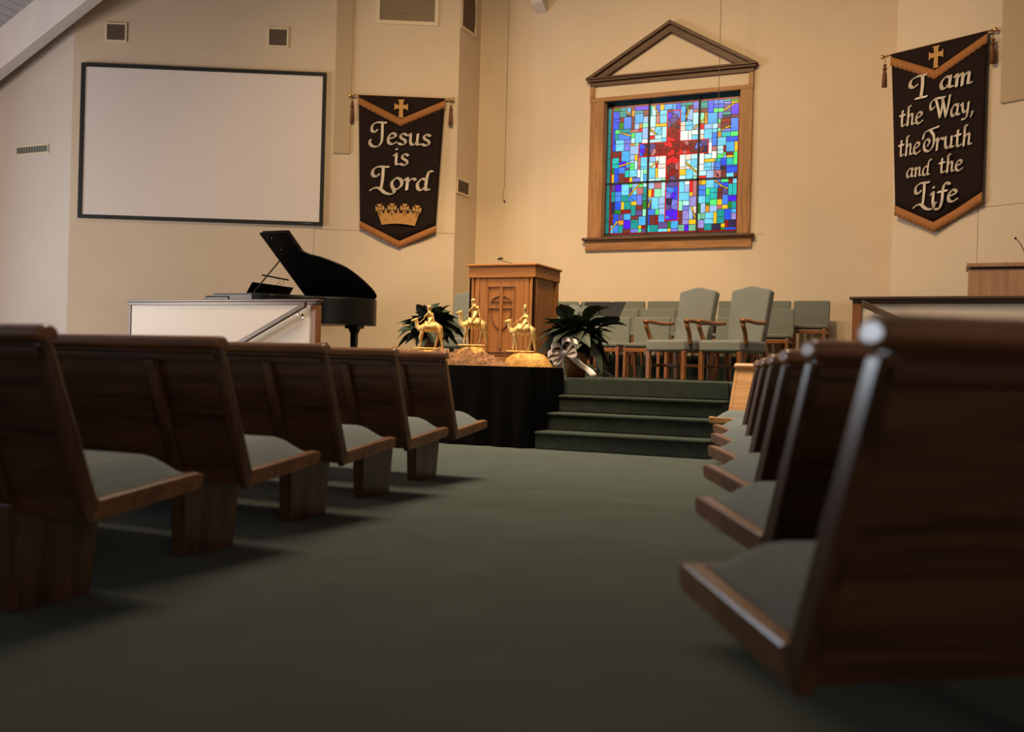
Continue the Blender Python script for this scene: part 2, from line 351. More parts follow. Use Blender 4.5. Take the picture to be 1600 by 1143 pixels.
# half walls with wooden caps and sloping handrails
def half_wall(label, x0, x1, s):
    t = thing('half_wall', label, 'half wall', ((x0+x1)/2, 10.65, PLAT)); w_ = (x1-x0)/2; h = .90
    MB().box(-w_+.03,w_-.03,0,.06,0,h-.05).build('white_panel', m_white, t)
    MB().box(-w_-.03,w_+.03,-.04,.10,h-.025,h+.005).build('cap_rail', m_rail, t, bevel=.006)
    MB().box(-w_,w_,-.015,.075,h-.07,h-.025).build('top_band', m_rail, t, bevel=.004)
    e = w_*s
    MB().box(min(e,e-.09*s),max(e,e-.09*s),-.02,.10,0,h-.07).build('end_post', m_cher, t, bevel=.005)
    MB().box(min(-e,-e+.035*s),max(-e,-e+.035*s),-.012,.07,0,h-.07).build('corner_trim', m_rail, t, bevel=.004)
    a = (e-.10*s, .83); L_ = 1.95; b = (a[0]-L_*s, a[1]-L_*.49)
    MB().prism([(a[0],a[1]-.035),(b[0],b[1]-.035),(b[0],b[1]+.035),(a[0],a[1]+.035)], -.13, -.075, 1).build('handrail', m_rail, t, bevel=.01)
    for q in (.12, 1.3):
        c = (a[0]-q*s, a[1]-q*.49); hb = MB().tube([(c[0],-.10,c[1]-.035),(c[0],-.10,c[1]-.075),(c[0],-.04,c[1]-.085),(c[0],0,c[1]-.085)], .008); hb.lathe([(.028,0),(.028,.008)],12).xf(Matrix.Identity(4)) if False else None
        hb.box(c[0]-.02,c[0]+.02,-.008,0,c[1]-.115,c[1]-.055).build('rail_bracket', m_chrome, t)
half_wall('white panelled half wall with dark wood cap in front of the piano', -10.68, -7.5, 1)
half_wall('white panelled half wall with dark wood cap on the right, before the console', -.97, 2.6, -1)

# ================================================================== stained glass window
YW = 14.70
win = struct(empty('window_1', (-4.02, YW, 2.62)))
def wbox(x0,x1,y0,y1,z0,z1): return MB().box(x0+4.02,x1+4.02,y0,y1,z0-2.62,z1-2.62)
fr = empty('window_casing'); fr.parent = win
wbox(-5.30,-5.07,-.05,.0,2.82,4.96).build('casing_stile', m_oak, fr, bevel=.008)
wbox(-2.97,-2.79,-.05,.0,2.82,4.96).build('casing_stile', m_oak, fr, bevel=.008)
for x0,x1 in ((-5.08,-5.055),(-2.985,-2.96)): wbox(x0,x1,.0,.12,2.84,4.945).build('reveal', m_oak, fr)
wbox(-5.07,-2.97,.0,.12,4.93,4.95).build('reveal', mat('shaded_teal_soffit', lin(46,70,74), .35), fr); wbox(-5.07,-2.97,-.01,.12,2.82,2.845).build('reveal', m_dkoak, fr)  # top reveal's teal holds the recess shade and glass reflection as colour
hd = empty('header'); hd.parent = win
wbox(-5.31,-2.785,-.055,.0,4.93,4.995).build('header_rail', m_oakx, hd, bevel=.006)
wbox(-5.31,-2.785,-.055,.0,5.175,5.24).build('header_rail', m_dkoak, hd, bevel=.006)
wbox(-5.31,-5.24,-.055,.0,4.995,5.175).build('header_stile', m_oak, hd, bevel=.006)
wbox(-2.855,-2.785,-.055,.0,4.995,5.175).build('header_stile', m_oak, hd, bevel=.006)
wbox(-5.24,-2.855,-.02,.0,4.99,5.18).build('header_panel', m_wall, hd)
wbox(-5.35,-2.745,-.10,.0,5.24,5.275).build('cornice', m_dkoak, hd, bevel=.01); wbox(-5.37,-2.725,-.12,.0,5.275,5.305).build('cornice', m_dkoak, hd, bevel=.006)
pd = empty('pediment'); pd.parent = win
AX, AZ = -4.045, 6.06
for s, ex in ((-1,-5.36),(1,-2.735)):
    d = Vector((ex-AX, 5.30-AZ)).normalized(); n = Vector((-d.y, d.x)); n = n if n.y < 0 else -n
    for o0, o1, y0 in ((0,.05,-.12),(.05,.145,-.075)):
        a, b = Vector((AX,AZ)), Vector((ex,5.305))
        def at(o):     # offset edge cut at the apex line and at the cornice
            pa = a+n*o; pb = b+n*o; k = (AX-pa.x)/d.x; k2 = (5.305-pa.y)/d.y
            return pa+d*k, pa+d*k2
        p0, p1 = at(o0); q0, q1 = at(o1)
        MB().prism([(v.x+4.02,v.y-2.62) for v in (p0,p1,q1,q0)], y0, 0, 1).build('raking_moulding', m_dkoak, pd, bevel=.004)
sl = empty('sill'); sl.parent = win
wbox(-5.37,-2.72,-.11,.02,2.775,2.815).build('sill_ledge', m_dkoak, sl, bevel=.01)
wbox(-5.33,-2.76,-.05,.0,2.62,2.775).build('sill_apron', m_oakx, sl, bevel=.006)

GC = {k: lin(*c) for k, c in dict(b=(40,85,242),B=(66,132,250),c=(110,210,252),C=(178,242,250),k=(70,172,246),w=(232,252,250),t=(24,150,152),T=(32,188,190),
  g=(36,132,38),G=(84,238,122),m=(140,240,190),y=(242,196,32),o=(222,146,42),r=(232,30,40),R=(140,20,26),n=(112,48,46),p=(184,112,116),P=(148,140,214),
  v=(76,24,240),u=(112,122,226),l=(152,194,250),d=(48,38,72),s=(92,74,140),x=(236,218,206),e=(110,180,150),X=(70,24,22),D=(44,74,80)).items()}
GM = {k: glass('glass_'+k, c, .88) for k, c in GC.items() if k not in 'DX'}
GM['D'] = mat('unlit_teal_glass', lin(48,78,84), .2, var=.2, scale=20); GM['X'] = glass('glass_ruby_border', lin(150,22,26), .6)
RB = glass('glass_red_edge', lin(225,20,28), .9)
PANES = "g0,152,9,156;t9,152,17,156;t8,144,17,152;k17,147,23,156;d17,144,24,147;b0,142,8,152;b0,138,9,142;R9,138,14,144;g8,129,14,138;B14,129,24,144;b0,129,8,138;n23,152,28,156;o24,144,28,152;n24,128,28,144;v28,151,46,156;t28,147,39,151;n39,143,46,151;k28,135,39,147;l39,135,47,143;l28,128,34,135;o34,129,38,135;m38,129,47,135;T46,143,50,156;C50,143,55,156;b55,146,60,156;y60,149,65,156;k65,149,76,156;C47,129,55,143;p55,133,60,146;c60,143,69,149;c60,133,69,143;y55,129,60,133;y60,129,69,133;p23,124,34,128;r34,124,38,129;l38,115,46,129;x46,124,54,129;w46,119,54,124;c54,119,63,129;C63,115,69,129;G3,124,9,129;t9,124,23,129;b0,112,3,129;b0,102,4,112;t3,116,8,124;B8,116,24,124;G24,118,29,124;C24,111,29,118;c29,111,38,124;r46,114,54,119;C54,114,63,119;C46,110,63,114;c63,110,69,115;w38,110,46,115;c4,111,15,116;c4,102,15,111;u15,111,24,116;u15,102,23,111;o23,108,29,111;m29,108,34,111;l23,97,34,108;n0,94,9,102;R9,89,12,102;k12,89,23,102;l23,90,29,97;y29,89,33,97;T0,86,9,94;v9,82,18,89;k18,81,23,89;l23,86,29,90;G23,82,29,86;C29,78,33,89;p33,81,37,93;c37,81,46,93;l46,86,56,93;w56,87,60,93;w60,83,69,93;x59,78,69,83;C46,79,56,86;r56,79,59,87;k76,148,80,156;b80,148,86,156;t86,152,101,156;k86,143,92,152;k86,133,92,143;g92,148,96,152;R96,148,101,152;d92,133,94,148;l94,133,101,148;u101,147,109,156;p101,143,109,147;C101,128,109,143;t109,154,119,156;t109,147,119,154;n109,142,119,147;b119,141,126,156;B126,151,138,156;b126,146,138,151;G126,141,138,146;t138,153,147,156;u138,150,147,153;s138,141,147,150;g147,153,156,156;y147,150,156,153;v147,137,156,150;t137,137,147,141;d137,133,147,137;n147,133,156,137;m109,129,115,142;o115,128,119,142;k119,128,131,141;u131,133,137,141;G131,128,135,133;R135,128,147,133;n135,121,147,128;B147,117,156,133;x86,128,92,133;x86,122,92,128;c92,128,101,133;c92,122,101,128;l101,122,109,128;r109,122,115,129;l115,122,125,128;C125,122,132,128;p132,122,135,128;m131,118,135,122;u136,117,147,121;o131,111,136,118;T136,111,147,117;G147,111,156,117;w86,110,96,122;w96,110,100,122;w100,116,108,122;c100,110,108,116;w108,116,115,122;x108,110,115,116;c115,110,125,122;c125,117,131,122;B125,111,131,117;B125,101,131,111;c131,101,142,111;b142,105,156,111;l121,106,125,110;w121,92,125,106;k142,93,152,105;y152,93,156,105;p125,95,131,101;C131,96,139,101;C131,91,139,96;R139,93,142,101;n142,89,151,93;G139,89,142,93;w125,86,131,95;G131,86,139,91;l139,86,143,89;y143,86,151,89;G151,77,156,93;w86,78,93,93;x93,86,100,93;C100,87,108,93;w108,80,116,93;C116,86,125,92;y116,82,129,86;T129,82,136,86;b136,77,143,86;T143,77,151,86;C93,79,100,86;c100,77,108,87;c116,76,125,82;l125,76,128,82;B128,75,136,82;d136,75,142,77;b142,75,156,77;G23,78,29,82;p33,78,37,81;c37,78,46,81;T0,81,9,86;s17,78,23,81;g0,74,3,81;b3,74,9,81;B9,74,17,82;T17,69,23,78;c23,69,33,78;w33,68,37,78;C37,62,41,78;m41,72,46,78;k41,62,46,72;y0,62,3,74;b3,62,9,74;n9,62,17,74;R17,62,23,69;y23,62,27,69;u27,62,37,68;c46,66,56,79;y56,66,59,79;w59,66,69,78;C46,62,56,66;C56,62,64,66;m64,62,69,66;s0,52,5,62;v5,52,13,62;c13,47,23,62;G23,56,27,62;l27,56,35,62;G35,56,41,62;C41,56,46,62;s23,47,27,56;c27,47,33,56;p33,47,41,56;t41,45,46,56;t40,39,46,45;l46,53,55,62;p55,53,64,62;C64,43,69,62;y46,43,52,53;r52,43,55,53;m55,43,64,53;t0,46,5,52;t0,39,5,46;B5,46,13,52;B5,39,13,46;t13,39,23,47;B23,39,33,47;u33,34,40,47;l46,39,52,43;c52,28,61,43;l61,34,69,43;y13,29,17,39;t17,29,26,39;y26,34,33,39;d0,25,5,39;b5,29,13,39;t26,21,32,34;n32,28,41,34;g41,29,46,39;b46,28,50,39;s50,28,52,39;g5,24,13,29;R13,24,26,29;s32,21,41,28;m41,20,46,29;B46,21,57,28;G57,21,62,28;l61,29,69,34;l62,21,69,29;n0,10,3,25;b3,10,10,24;s10,16,17,24;k17,16,26,24;n26,16,36,21;k36,9,46,20;b46,9,50,21;n50,9,57,21;R57,9,61,21;k61,12,69,21;o10,10,17,16;v17,5,26,16;t26,13,36,16;t26,5,36,13;y36,5,40,9;R40,5,46,9;c0,0,3,10;B3,0,10,10;t10,0,16,10;n16,0,26,5;u26,0,36,5;G36,0,40,5;s40,0,46,5;T46,0,51,9;t51,0,61,9;s61,4,73,12;c61,0,73,4;g73,4,77,13;y73,0,77,4;x86,75,93,78;y86,68,94,75;C86,62,94,68;c94,62,103,75;C103,66,109,72;m103,62,109,66;x93,75,100,79;C103,72,109,77;w109,72,116,80;c116,72,125,76;l125,72,128,76;B128,72,136,75;d136,72,143,75;b143,68,156,75;C109,66,119,72;r109,62,119,66;l119,62,128,72;p128,62,137,72;n137,62,143,72;c143,62,152,68;n152,62,156,68;c86,47,93,62;w93,56,99,62;r99,47,103,62;p103,42,108,62;l93,47,99,56;o108,55,113,62;y113,55,119,62;c119,51,129,62;u129,57,137,62;G137,57,146,62;R146,55,151,62;c151,55,156,62;b134,51,146,57;k129,51,134,57;B108,49,119,55;B108,42,119,49;c86,37,99,47;y99,42,103,47;P99,30,108,42;c108,33,119,42;G119,42,124,51;T124,45,133,51;T124,37,133,45;n133,45,139,51;n133,37,139,45;s139,42,146,51;T146,41,151,55;T151,41,156,55;B139,30,146,42;v146,34,156,41;T119,33,124,42;G124,30,133,37;y133,30,139,37;m86,25,91,37;C91,31,99,37;u91,25,99,31;l99,14,104,30;x104,21,109,30;g109,21,113,33;l113,21,119,33;g119,30,124,33;o119,22,124,30;l124,22,133,30;p133,25,139,30;y139,25,146,30;g146,25,150,34;t150,25,156,34;n86,8,91,25;P91,14,99,25;P91,8,99,14;b142,12,150,25;k150,20,156,25;P150,12,156,20;m108,13,113,21;e113,14,119,21;c119,14,129,22;c118,8,129,14;y129,8,133,22;t133,16,142,25;t133,8,142,16;P108,3,118,13;y99,8,108,14;t118,0,127,8;d127,0,138,8;y138,3,143,8;g138,0,143,3;R143,3,147,12;d147,3,156,12;b143,0,156,3;k77,4,86,13;u77,0,86,4;e86,0,94,8;v94,0,99,8;e99,0,108,8;n108,0,118,3;t3,24,5,25;d3,112,4,116;d8,142,9,144;t16,5,17,10;t17,81,18,82;d23,128,24,129;s23,147,24,152;d27,68,33,69;B33,93,34,97;d34,110,38,111;n36,20,41,21;s40,34,41,39;t40,45,41,47;C59,83,60,87;t61,28,62,29;s69,12,73,13;d69,148,76,149;w100,75,103,77;s104,14,108,21;t108,30,109,33;C108,77,109,80;t113,13,118,14;d116,92,121,93;u135,118,136,121;n142,8,143,12;"
RAYS = [(16.6,151.6,23.0,146.1),(51.9,156,58.3,144.0),(8.6,125.4,23.0,120.5),(47.7,126.3,55.9,119.9),(9.7,83.5,22.8,86.6),(50.0,80.2,58.8,87.1),(96.3,147.2,92.5,137.3),(118.1,137.0,102.4,123.2),(153.9,152.4,138.0,142.6),(146.4,123.5,135.4,119.6),(94.0,83,107.3,70.6),(37.1,60.9,23.6,46.2),(51.1,39.6,47.4,29.4),(8.9,14.7,1.2,5.0),(128.9,60.2,138.7,52.1),(101.3,30.5,106.9,15.7),(139.1,51.8,145.1,49.6)]
S, X0, Z0 = .0125, -4.97+4.02, 2.90-2.62
def clip(poly, px, py, nx, ny, off):       # keep n.(p-P) <= off
    out = []; m = len(poly)
    for i in range(m):
        a, b = poly[i], poly[(i+1)%m]; da = (a[0]-px)*nx+(a[1]-py)*ny-off; db = (b[0]-px)*nx+(b[1]-py)*ny-off
        if da <= 0: out.append(a)
        if da*db < 0: k = da/(da-db); out.append((a[0]+(b[0]-a[0])*k, a[1]+(b[1]-a[1])*k))
    return out
def area2(p): return abs(sum(p[i][0]*p[(i+1)%len(p)][1]-p[(i+1)%len(p)][0]*p[i][1] for i in range(len(p))))/2
polys = []
for s_ in PANES.strip(';').split(';'):
    c = s_[0]; x0,y0,x1,y1 = map(int, s_[1:].split(',')); polys.append((c, [(x0,y0),(x1,y0),(x1,y1),(x0,y1)]))
for (ax,ay,bx,by) in RAYS:
    L_ = math.hypot(bx-ax,by-ay); tx, ty = (bx-ax)/L_, (by-ay)/L_; nx, ny = -ty, tx; hw = .95; new = []
    for c, p in polys:
        mid = clip(clip(clip(clip(p,ax,ay,nx,ny,hw),ax,ay,-nx,-ny,hw),ax,ay,-tx,-ty,0),bx,by,tx,ty,0) if c != 'y2' else []
        if len(mid) < 3 or area2(mid) < 1.2: new.append((c,p)); continue
        inner = clip(clip(p,ax,ay,-tx,-ty,.6),bx,by,tx,ty,.6)
        for q, cc in ((clip(inner,ax,ay,nx,ny,-hw),c),(clip(inner,ax,ay,-nx,-ny,-hw),c),(clip(clip(inner,ax,ay,nx,ny,hw),ax,ay,-nx,-ny,hw),'y'),(clip(p,ax,ay,tx,ty,-.6),c),(clip(p,bx,by,-tx,-ty,-.6),c)):
            if len(q) > 2 and area2(q) > .5: new.append((cc,q))
    polys = new
polys.sort(key=lambda a: -area2(a[1]))
came = MB()
def inset(p, d):
    n = len(p); A = sum(p[i][0]*p[(i+1)%n][1]-p[(i+1)%n][0]*p[i][1] for i in range(n))
    q = p if A > 0 else p[::-1]; r_ = list(q)
    for i in range(n):
        a, b = q[i], q[(i+1)%n]; l = math.hypot(b[0]-a[0],b[1]-a[1])
        if l < 1e-6: continue
        nx, ny = (b[1]-a[1])/l, -(b[0]-a[0])/l; r_ = clip(r_, a[0], a[1], nx, ny, -d)
        if len(r_) < 3: return None
    return r_
def W(p): return (X0+p[0]*S, Z0+p[1]*S)
GY = .10
rest = {}
def add_pane(c, p, d=.34, name='pane', parent=None, allow=True, material=None):
    q = inset(p, d)
    if q is None or area2(q) < .4:
        q = inset(p, .08)
        if q is None: return
    if allow:
        o = MB().prism([W(v) for v in q], GY+random.uniform(-.0015,.0015), GY+.006, 1).build(name, material or GM[c], parent or win)
    else:
        rest.setdefault(c, MB()).prism([W(v) for v in q], GY, GY+.006, 1)
for i, (c, p) in enumerate(polys): add_pane(c, p, allow=i < 296)
for c, mb in rest.items(): tag(mb.build('small_panes', GM[c], win), kind='stuff')
# cross: Voronoi splinters, red at the heart, violet and blue at the ends
rnd = random.Random(11)
def voronoi(x0,z0,x1,z1,n,colfn):
    pts = []
    while len(pts) < n:
        c = (rnd.uniform(x0,x1), rnd.uniform(z0,z1))
        if all(math.hypot(c[0]-q[0],c[1]-q[1]) > math.sqrt((x1-x0)*(z1-z0)/n)*.66 for q in pts) or rnd.random() < .02: pts.append(c)
    for a in pts:
        p = [(x0,z0),(x1,z0),(x1,z1),(x0,z1)]
        for b in pts:
            if b is a: continue
            l = math.hypot(b[0]-a[0],b[1]-a[1])
            p = clip(p, a[0], a[1], (b[0]-a[0])/l, (b[1]-a[1])/l, l/2)
            if len(p) < 3: break
        if len(p) > 2 and area2(p) > 2: add_pane(colfn(a), p, .3, 'cross_pane')
def cc(a):
    d = math.hypot(a[0]-77.5, (a[1]-101.5)*(.75 if a[1] < 101 else 1.0))
    if d < 13: return rnd.choice('rrrRRR')
    if d < 24: return rnd.choice('RrnnRpX')
    if d < 36: return rnd.choice('nsPdsuX') 
    return rnd.choice('bvdsbdsuBs')
voronoi(70,14,85,93,26,cc); voronoi(70,93,85,110,11,cc); voronoi(70,110,85,147,16,cc); voronoi(35,94,70,109,16,cc); voronoi(85,94,120,109,16,cc)
for x0,z0,x1,z1 in ((69,13,70,93),(85,13,86,93),(69,110,70,148),(85,110,86,148),(70,13,85,14),(70,147,85,148),(34,93,69,94),(34,109,69,110),(86,93,121,94),(86,109,121,110),(34,94,35,109),(120,94,121,109)):
    add_pane('r', [(x0,z0),(x1,z0),(x1,z1),(x0,z1)], .06, 'cross_edge', material=RB)
# ruby fillet and teal border panes
for side in range(4):
    n = 10
    for k in range(n):
        a, b = 156*k/n, 156*(k+1)/n
        q = [(a,-2),(b,-2),(b,0),(a,0)] if side == 0 else [(a,156),(b,156),(b,158),(a,158)] if side == 1 else [(-2,a),(0,a),(0,b),(-2,b)] if side == 2 else [(156,a),(158,a),(158,b),(156,b)]
        add_pane('X', q, .15, 'fillet_pane')
        q = [(a,-6),(b,-6),(b,-2),(a,-2)] if side == 0 else [(a,158),(b,158),(b,163),(a,163)] if side == 1 else [(-6.5,a),(-2,a),(-2,b),(-6.5,b)] if side == 2 else [(158,a),(160.5,a),(160.5,b),(158,b)]
        add_pane('D' if side == 1 else 't' , q, .3, 'border_pane', material=GM['D'] if side in (0,1) else glass('glass_teal_edge_%d'%side, lin(24,130,130), .75) if k == 0 else bpy.data.materials.get('glass_teal_edge_%d'%side))
wbox(OX0,OX1,GY+.004,GY+.014,2.84,4.945).build('lead_came', m_lead, win)
for x in (-4.385,-3.605): wbox(x-.016,x+.016,GY-.016,GY+.002,2.84,4.94).build('saddle_bar', m_lead, win)
wbox(-5.07,-2.97,GY-.016,GY+.002,3.655,3.687).build('saddle_bar', m_lead, win)

# ================================================================== banners
G = {
 'e': (.82, [[(.10,.50),(.58,.68),(.56,.92),(.32,.98),(.08,.62),(.10,.18),(.34,.02),(.66,.20)]]),
 's': (.76, [[(.60,.86),(.40,.99),(.16,.84),(.22,.60),(.48,.42),(.55,.16),(.30,.01),(.03,.13)]]),
 'u': (1.0, [[(.0,.84),(.15,.97),(.15,.30),(.30,.03),(.52,.14),(.66,.42)],[(.69,.97),(.66,.12),(.86,.10)]]),
 'i': (.46, [[(.0,.84),(.16,.97),(.15,.12),(.34,.08)],[(.17,1.38),(.19,1.40)]]),
 'o': (.88, [[(.36,.99),(.07,.62),(.12,.14),(.38,.01),(.68,.40),(.62,.84),(.36,.99)]]),
 'r': (.74, [[(.0,.84),(.16,.97),(.13,.02)],[(.15,.58),(.36,.90),(.54,.97),(.66,.86)]]),
 'd': (.98, [[(.62,.86),(.36,.99),(.07,.56),(.13,.10),(.34,.03),(.60,.36)],[(.98,1.62),(.80,1.62),(.66,1.1),(.60,.12),(.80,.08)]]),
 'a': (.94, [[(.62,.90),(.36,.99),(.07,.56),(.12,.12),(.32,.03),(.60,.40)],[(.67,.99),(.61,.14),(.82,.09)]]),
 'm': (1.22, [[(.0,.84),(.15,.97),(.12,.02)],[(.14,.58),(.36,.95),(.50,.88),(.47,.02)],[(.50,.58),(.74,.95),(.90,.86),(.85,.14),(1.04,.09)]]),
 'n': (.92, [[(.0,.84),(.15,.97),(.12,.02)],[(.14,.58),(.40,.96),(.60,.86),(.56,.14),(.76,.09)]]),
 't': (.62, [[(.24,1.36),(.18,.30),(.28,.04),(.50,.14)],[(-.02,.97),(.46,1.0)]]),
 'h': (.90, [[(.40,1.66),(.22,1.62),(.20,1.2),(.13,.02)],[(.16,.58),(.42,.96),(.60,.84),(.56,.14),(.76,.09)]]),
 'y': (.90, [[(.0,.84),(.15,.97),(.18,.42),(.36,.16),(.60,.40)],[(.70,.97),(.62,.10),(.44,-.38),(.14,-.40)]]),
 'f': (.74, [[(.86,1.52),(.62,1.66),(.42,1.3),(.34,.2),(.16,-.42),(-.12,-.44)],[(.06,.95),(.66,1.0)]]),
 ',': (.30, [[(.14,.12),(.15,-.04),(.03,-.28)]]),
 'J': (1.25, [[(.46,1.22),(.30,1.02),(.08,1.18),(.12,1.62),(.45,1.88),(1.12,1.88)],[(.86,1.84),(.86,1.0),(.82,.22),(.56,-.20),(.18,-.22),(-.06,.06),(-.02,.34)]]),
 'L': (1.25, [[(.46,1.22),(.30,1.02),(.08,1.18),(.12,1.62),(.45,1.88),(1.05,1.88)],[(.74,1.84),(.72,.95),(.64,.10)],[(-.02,-.12),(.20,.06),(.52,.06),(.86,-.30),(1.22,-.42),(1.48,-.26),(1.42,-.02)]]),
 'I': (1.15, [[(.46,1.16),(.30,1.00),(.06,1.16),(.10,1.60),(.42,1.86),(.98,1.88)],[(.80,1.84),(.80,1.0),(.72,.04)],[(.44,.02),(1.04,.04)]]),
 'W': (2.0, [[(.42,1.12),(.26,.92),(.06,1.10),(.10,1.55),(.45,1.84),(.62,1.84)],[(.56,1.84),(.80,1.0),(1.0,.10)],[(1.0,.10),(1.18,1.0),(1.26,1.84)],[(1.18,1.84),(1.40,.9),(1.54,.10)],[(1.54,.10),(1.76,1.0),(1.90,1.90)],[(.56,1.86),(1.40,1.84)]]),
 'T': (1.15, [[(.0,1.16),(.12,1.58),(.48,1.80),(1.38,1.98)],[(.66,1.78),(.98,1.25),(.94,.45),(.56,.02),(.16,.22),(.14,.80),(.42,1.06),(.62,.82),(.46,.52)]]),
}
def hull(pts):
    pts = sorted(set((round(p[0],6),round(p[1],6)) for p in pts))
    def half(P):
        h = []
        for p in P:
            while len(h) > 1 and (h[-1][0]-h[-2][0])*(p[1]-h[-2][1])-(h[-1][1]-h[-2][1])*(p[0]-h[-2][0]) <= 0: h.pop()
            h.append(p)
        return h
    a = half(pts); b = half(pts[::-1]); return a[:-1]+b[:-1]
def letter(ch, u, base, sx, sy, parent, y0, nib=.120, thin=.050):
    """broad-nib pen strokes cut from felt"""
    mb = MB(); a = R(38); nibp = []
    for k in range(8):
        t = 2*math.pi*k/8; ex, ey = nib*math.cos(t), thin*math.sin(t); nibp.append((ex*math.cos(a)-ey*math.sin(a), ex*math.sin(a)+ey*math.cos(a)))
    for st in G[ch][1]:
        c = catmull([(x,y,0) for x,y in st], 5)
        for p, q in zip(c, c[1:]):
            h = hull([(p.x+n[0],p.y+n[1]) for n in nibp]+[(q.x+n[0],q.y+n[1]) for n in nibp])
            mb.prism([(u+x*sx, base+y*sy) for x,y in h], y0-.006, y0, 1)
    return mb.build('letter_'+ch.lower() if ch != ',' else 'comma', m_let, parent)
def word(s, u0, u1, base, xh, parent, y0):
    adv = [G[c][0] for c in s]; tot = sum(adv[:-1])+(.78 if s[-1] != ',' else .2)*1.0
    sx = (u1-u0)/tot; u = u0+.06*sx
    for c in s: letter(c, u, base, sx, xh, parent, y0); u += G[c][0]*sx
def cross_patt(mb, cx, z0, z1, hw, y0):
    h = z1-z0; za = z0+h*.60; a = .12*hw*2.2; k = .62
    poly = [(-.30*hw-a*.4,z0),(.30*hw+a*.4,z0),(.30*hw,z0+.06*h),(.28*hw,za-.10*h),(.75*hw,za-.12*h),(hw,za-.20*h),(hw,za+.20*h),(.75*hw,za+.11*h),(.28*hw,za+.10*h),(.32*hw,z1-.10*h),(.52*hw,z1),(-.52*hw,z1),(-.32*hw,z1-.10*h),(-.28*hw,za+.10*h),(-.75*hw,za+.11*h),(-hw,za+.20*h),(-hw,za-.20*h),(-.75*hw,za-.12*h),(-.28*hw,za-.10*h),(-.30*hw,z0+.06*h)]
    return mb.prism([(cx+x,z) for x,z in poly], y0-.006, y0, 1)
def banner(label, p, rz, ur, zr, top, bot, tip, vtip, crossz, fold, fr_b):
    """ur: rod ends, top: cloth ends at the rod, bot: bottom corners (u,z), tip: lowest point of the cloth (u,z)"""
    t = thing('hanging_banner', label, 'banner', (p[0],p[1],tip[1]-.12), rz); zo = tip[1]-.12
    def surf(u, z):           # gentle folds of the hanging cloth
        k = (zr-z)/2.4; return -.055-fold*k*math.sin((u-top[0])*5.2+.6)-.01*k*math.cos(u*11+z*2)
    n, m = 24, 20
    def cloth(a, b):
        zb = bot[0][1]+(bot[1][1]-bot[0][1])*a; tu = (tip[0]-bot[0][0])/(bot[1][0]-bot[0][0])
        zb = (bot[0][1]+(tip[1]-bot[0][1])*a/tu) if a < tu else (tip[1]+(bot[1][1]-tip[1])*(a-tu)/(1-tu))
        z = zr-.01+(zb-zr+.01)*b
        kk = (zr-z)/(zr-tip[1])*1.15; ul = top[0]+(bot[0][0]-top[0])*min(kk,1); ur_ = top[1]+(bot[1][0]-top[1])*min(kk,1); u = ul+(ur_-ul)*a
        return (u, surf(u,z), z-zo)
    MB().grid(cloth, n, m).build('cloth', m_ban, t, smooth=True, solid=.008)
    def strip(nm, pa, pb, h, off, seg=18):
        for q0, q1 in ((pa[0],pa[1]),(pa[1],pa[2])):
            def f(a, b):
                u = q0[0]+(q1[0]-q0[0])*a; z = q0[1]+(q1[1]-q0[1])*a-h*b*(1+.05*math.sin(a*60)); return (u, surf(u, max(z,tip[1]-.2))-off-.004*math.sin(a*200)*b, z-zo)
            MB().grid(f, seg*4, 2).build(nm, m_fr, t, smooth=True, solid=.006)
    strip('yoke_fringe', [(top[0]-.005,zr-.025),vtip,(top[1]+.005,zr-.025)], None, .115, .016)
    strip('hem_fringe', [(bot[0][0]-.004,bot[0][1]),tip,(bot[1][0]+.004,bot[1][1])], None, fr_b, .006)
    # the pointed yoke over the cloth
    def yoke(a, b):
        u = top[0]+(top[1]-top[0])*a; tu = (vtip[0]-top[0])/(top[1]-top[0]); zb = zr-.02+(vtip[1]-zr+.02)*(a/tu if a < tu else (1-a)/(1-tu)); z = zr+.005+(zb-zr-.005)*b; return (u, surf(u,z)-.012, z-zo)
    MB().grid(yoke, 30, 6).build('yoke', m_ban, t, smooth=True, solid=.006)
    cross_patt(MB(), crossz[0], crossz[1]-zo, crossz[2]-zo, crossz[3], -.085).build('cross_applique', m_gold, t)
    rod = MB().tube([(ur[0]+.05,-.055,zr-zo),(ur[1]-.05,-.055,zr-zo)], .014, 10); rod.build('rod', m_brass, t, smooth=True)
    for u in ur: MB().ball((u+(.03 if u == ur[0] else -.03),-.055,zr-zo), .03).build('finial', m_brass, t, smooth=True)
    for u, e in ((ur[0]+.075,1),(ur[1]-.06,-1)):
        z = zr-zo
        MB().tube([(u,-.055,z-.012),(u-.006*e,-.058,z-.10)], .004, 6).ball((u-.006*e,-.058,z-.12),.022).ball((u-.006*e,-.058,z-.165),.030,.03,.024).lathe([(.02,0),(.030,-.05),(.034,-.21)],12,(u-.006*e,-.058,z-.195)).build('tassel', m_tas, t, smooth=True)
    return t, zo
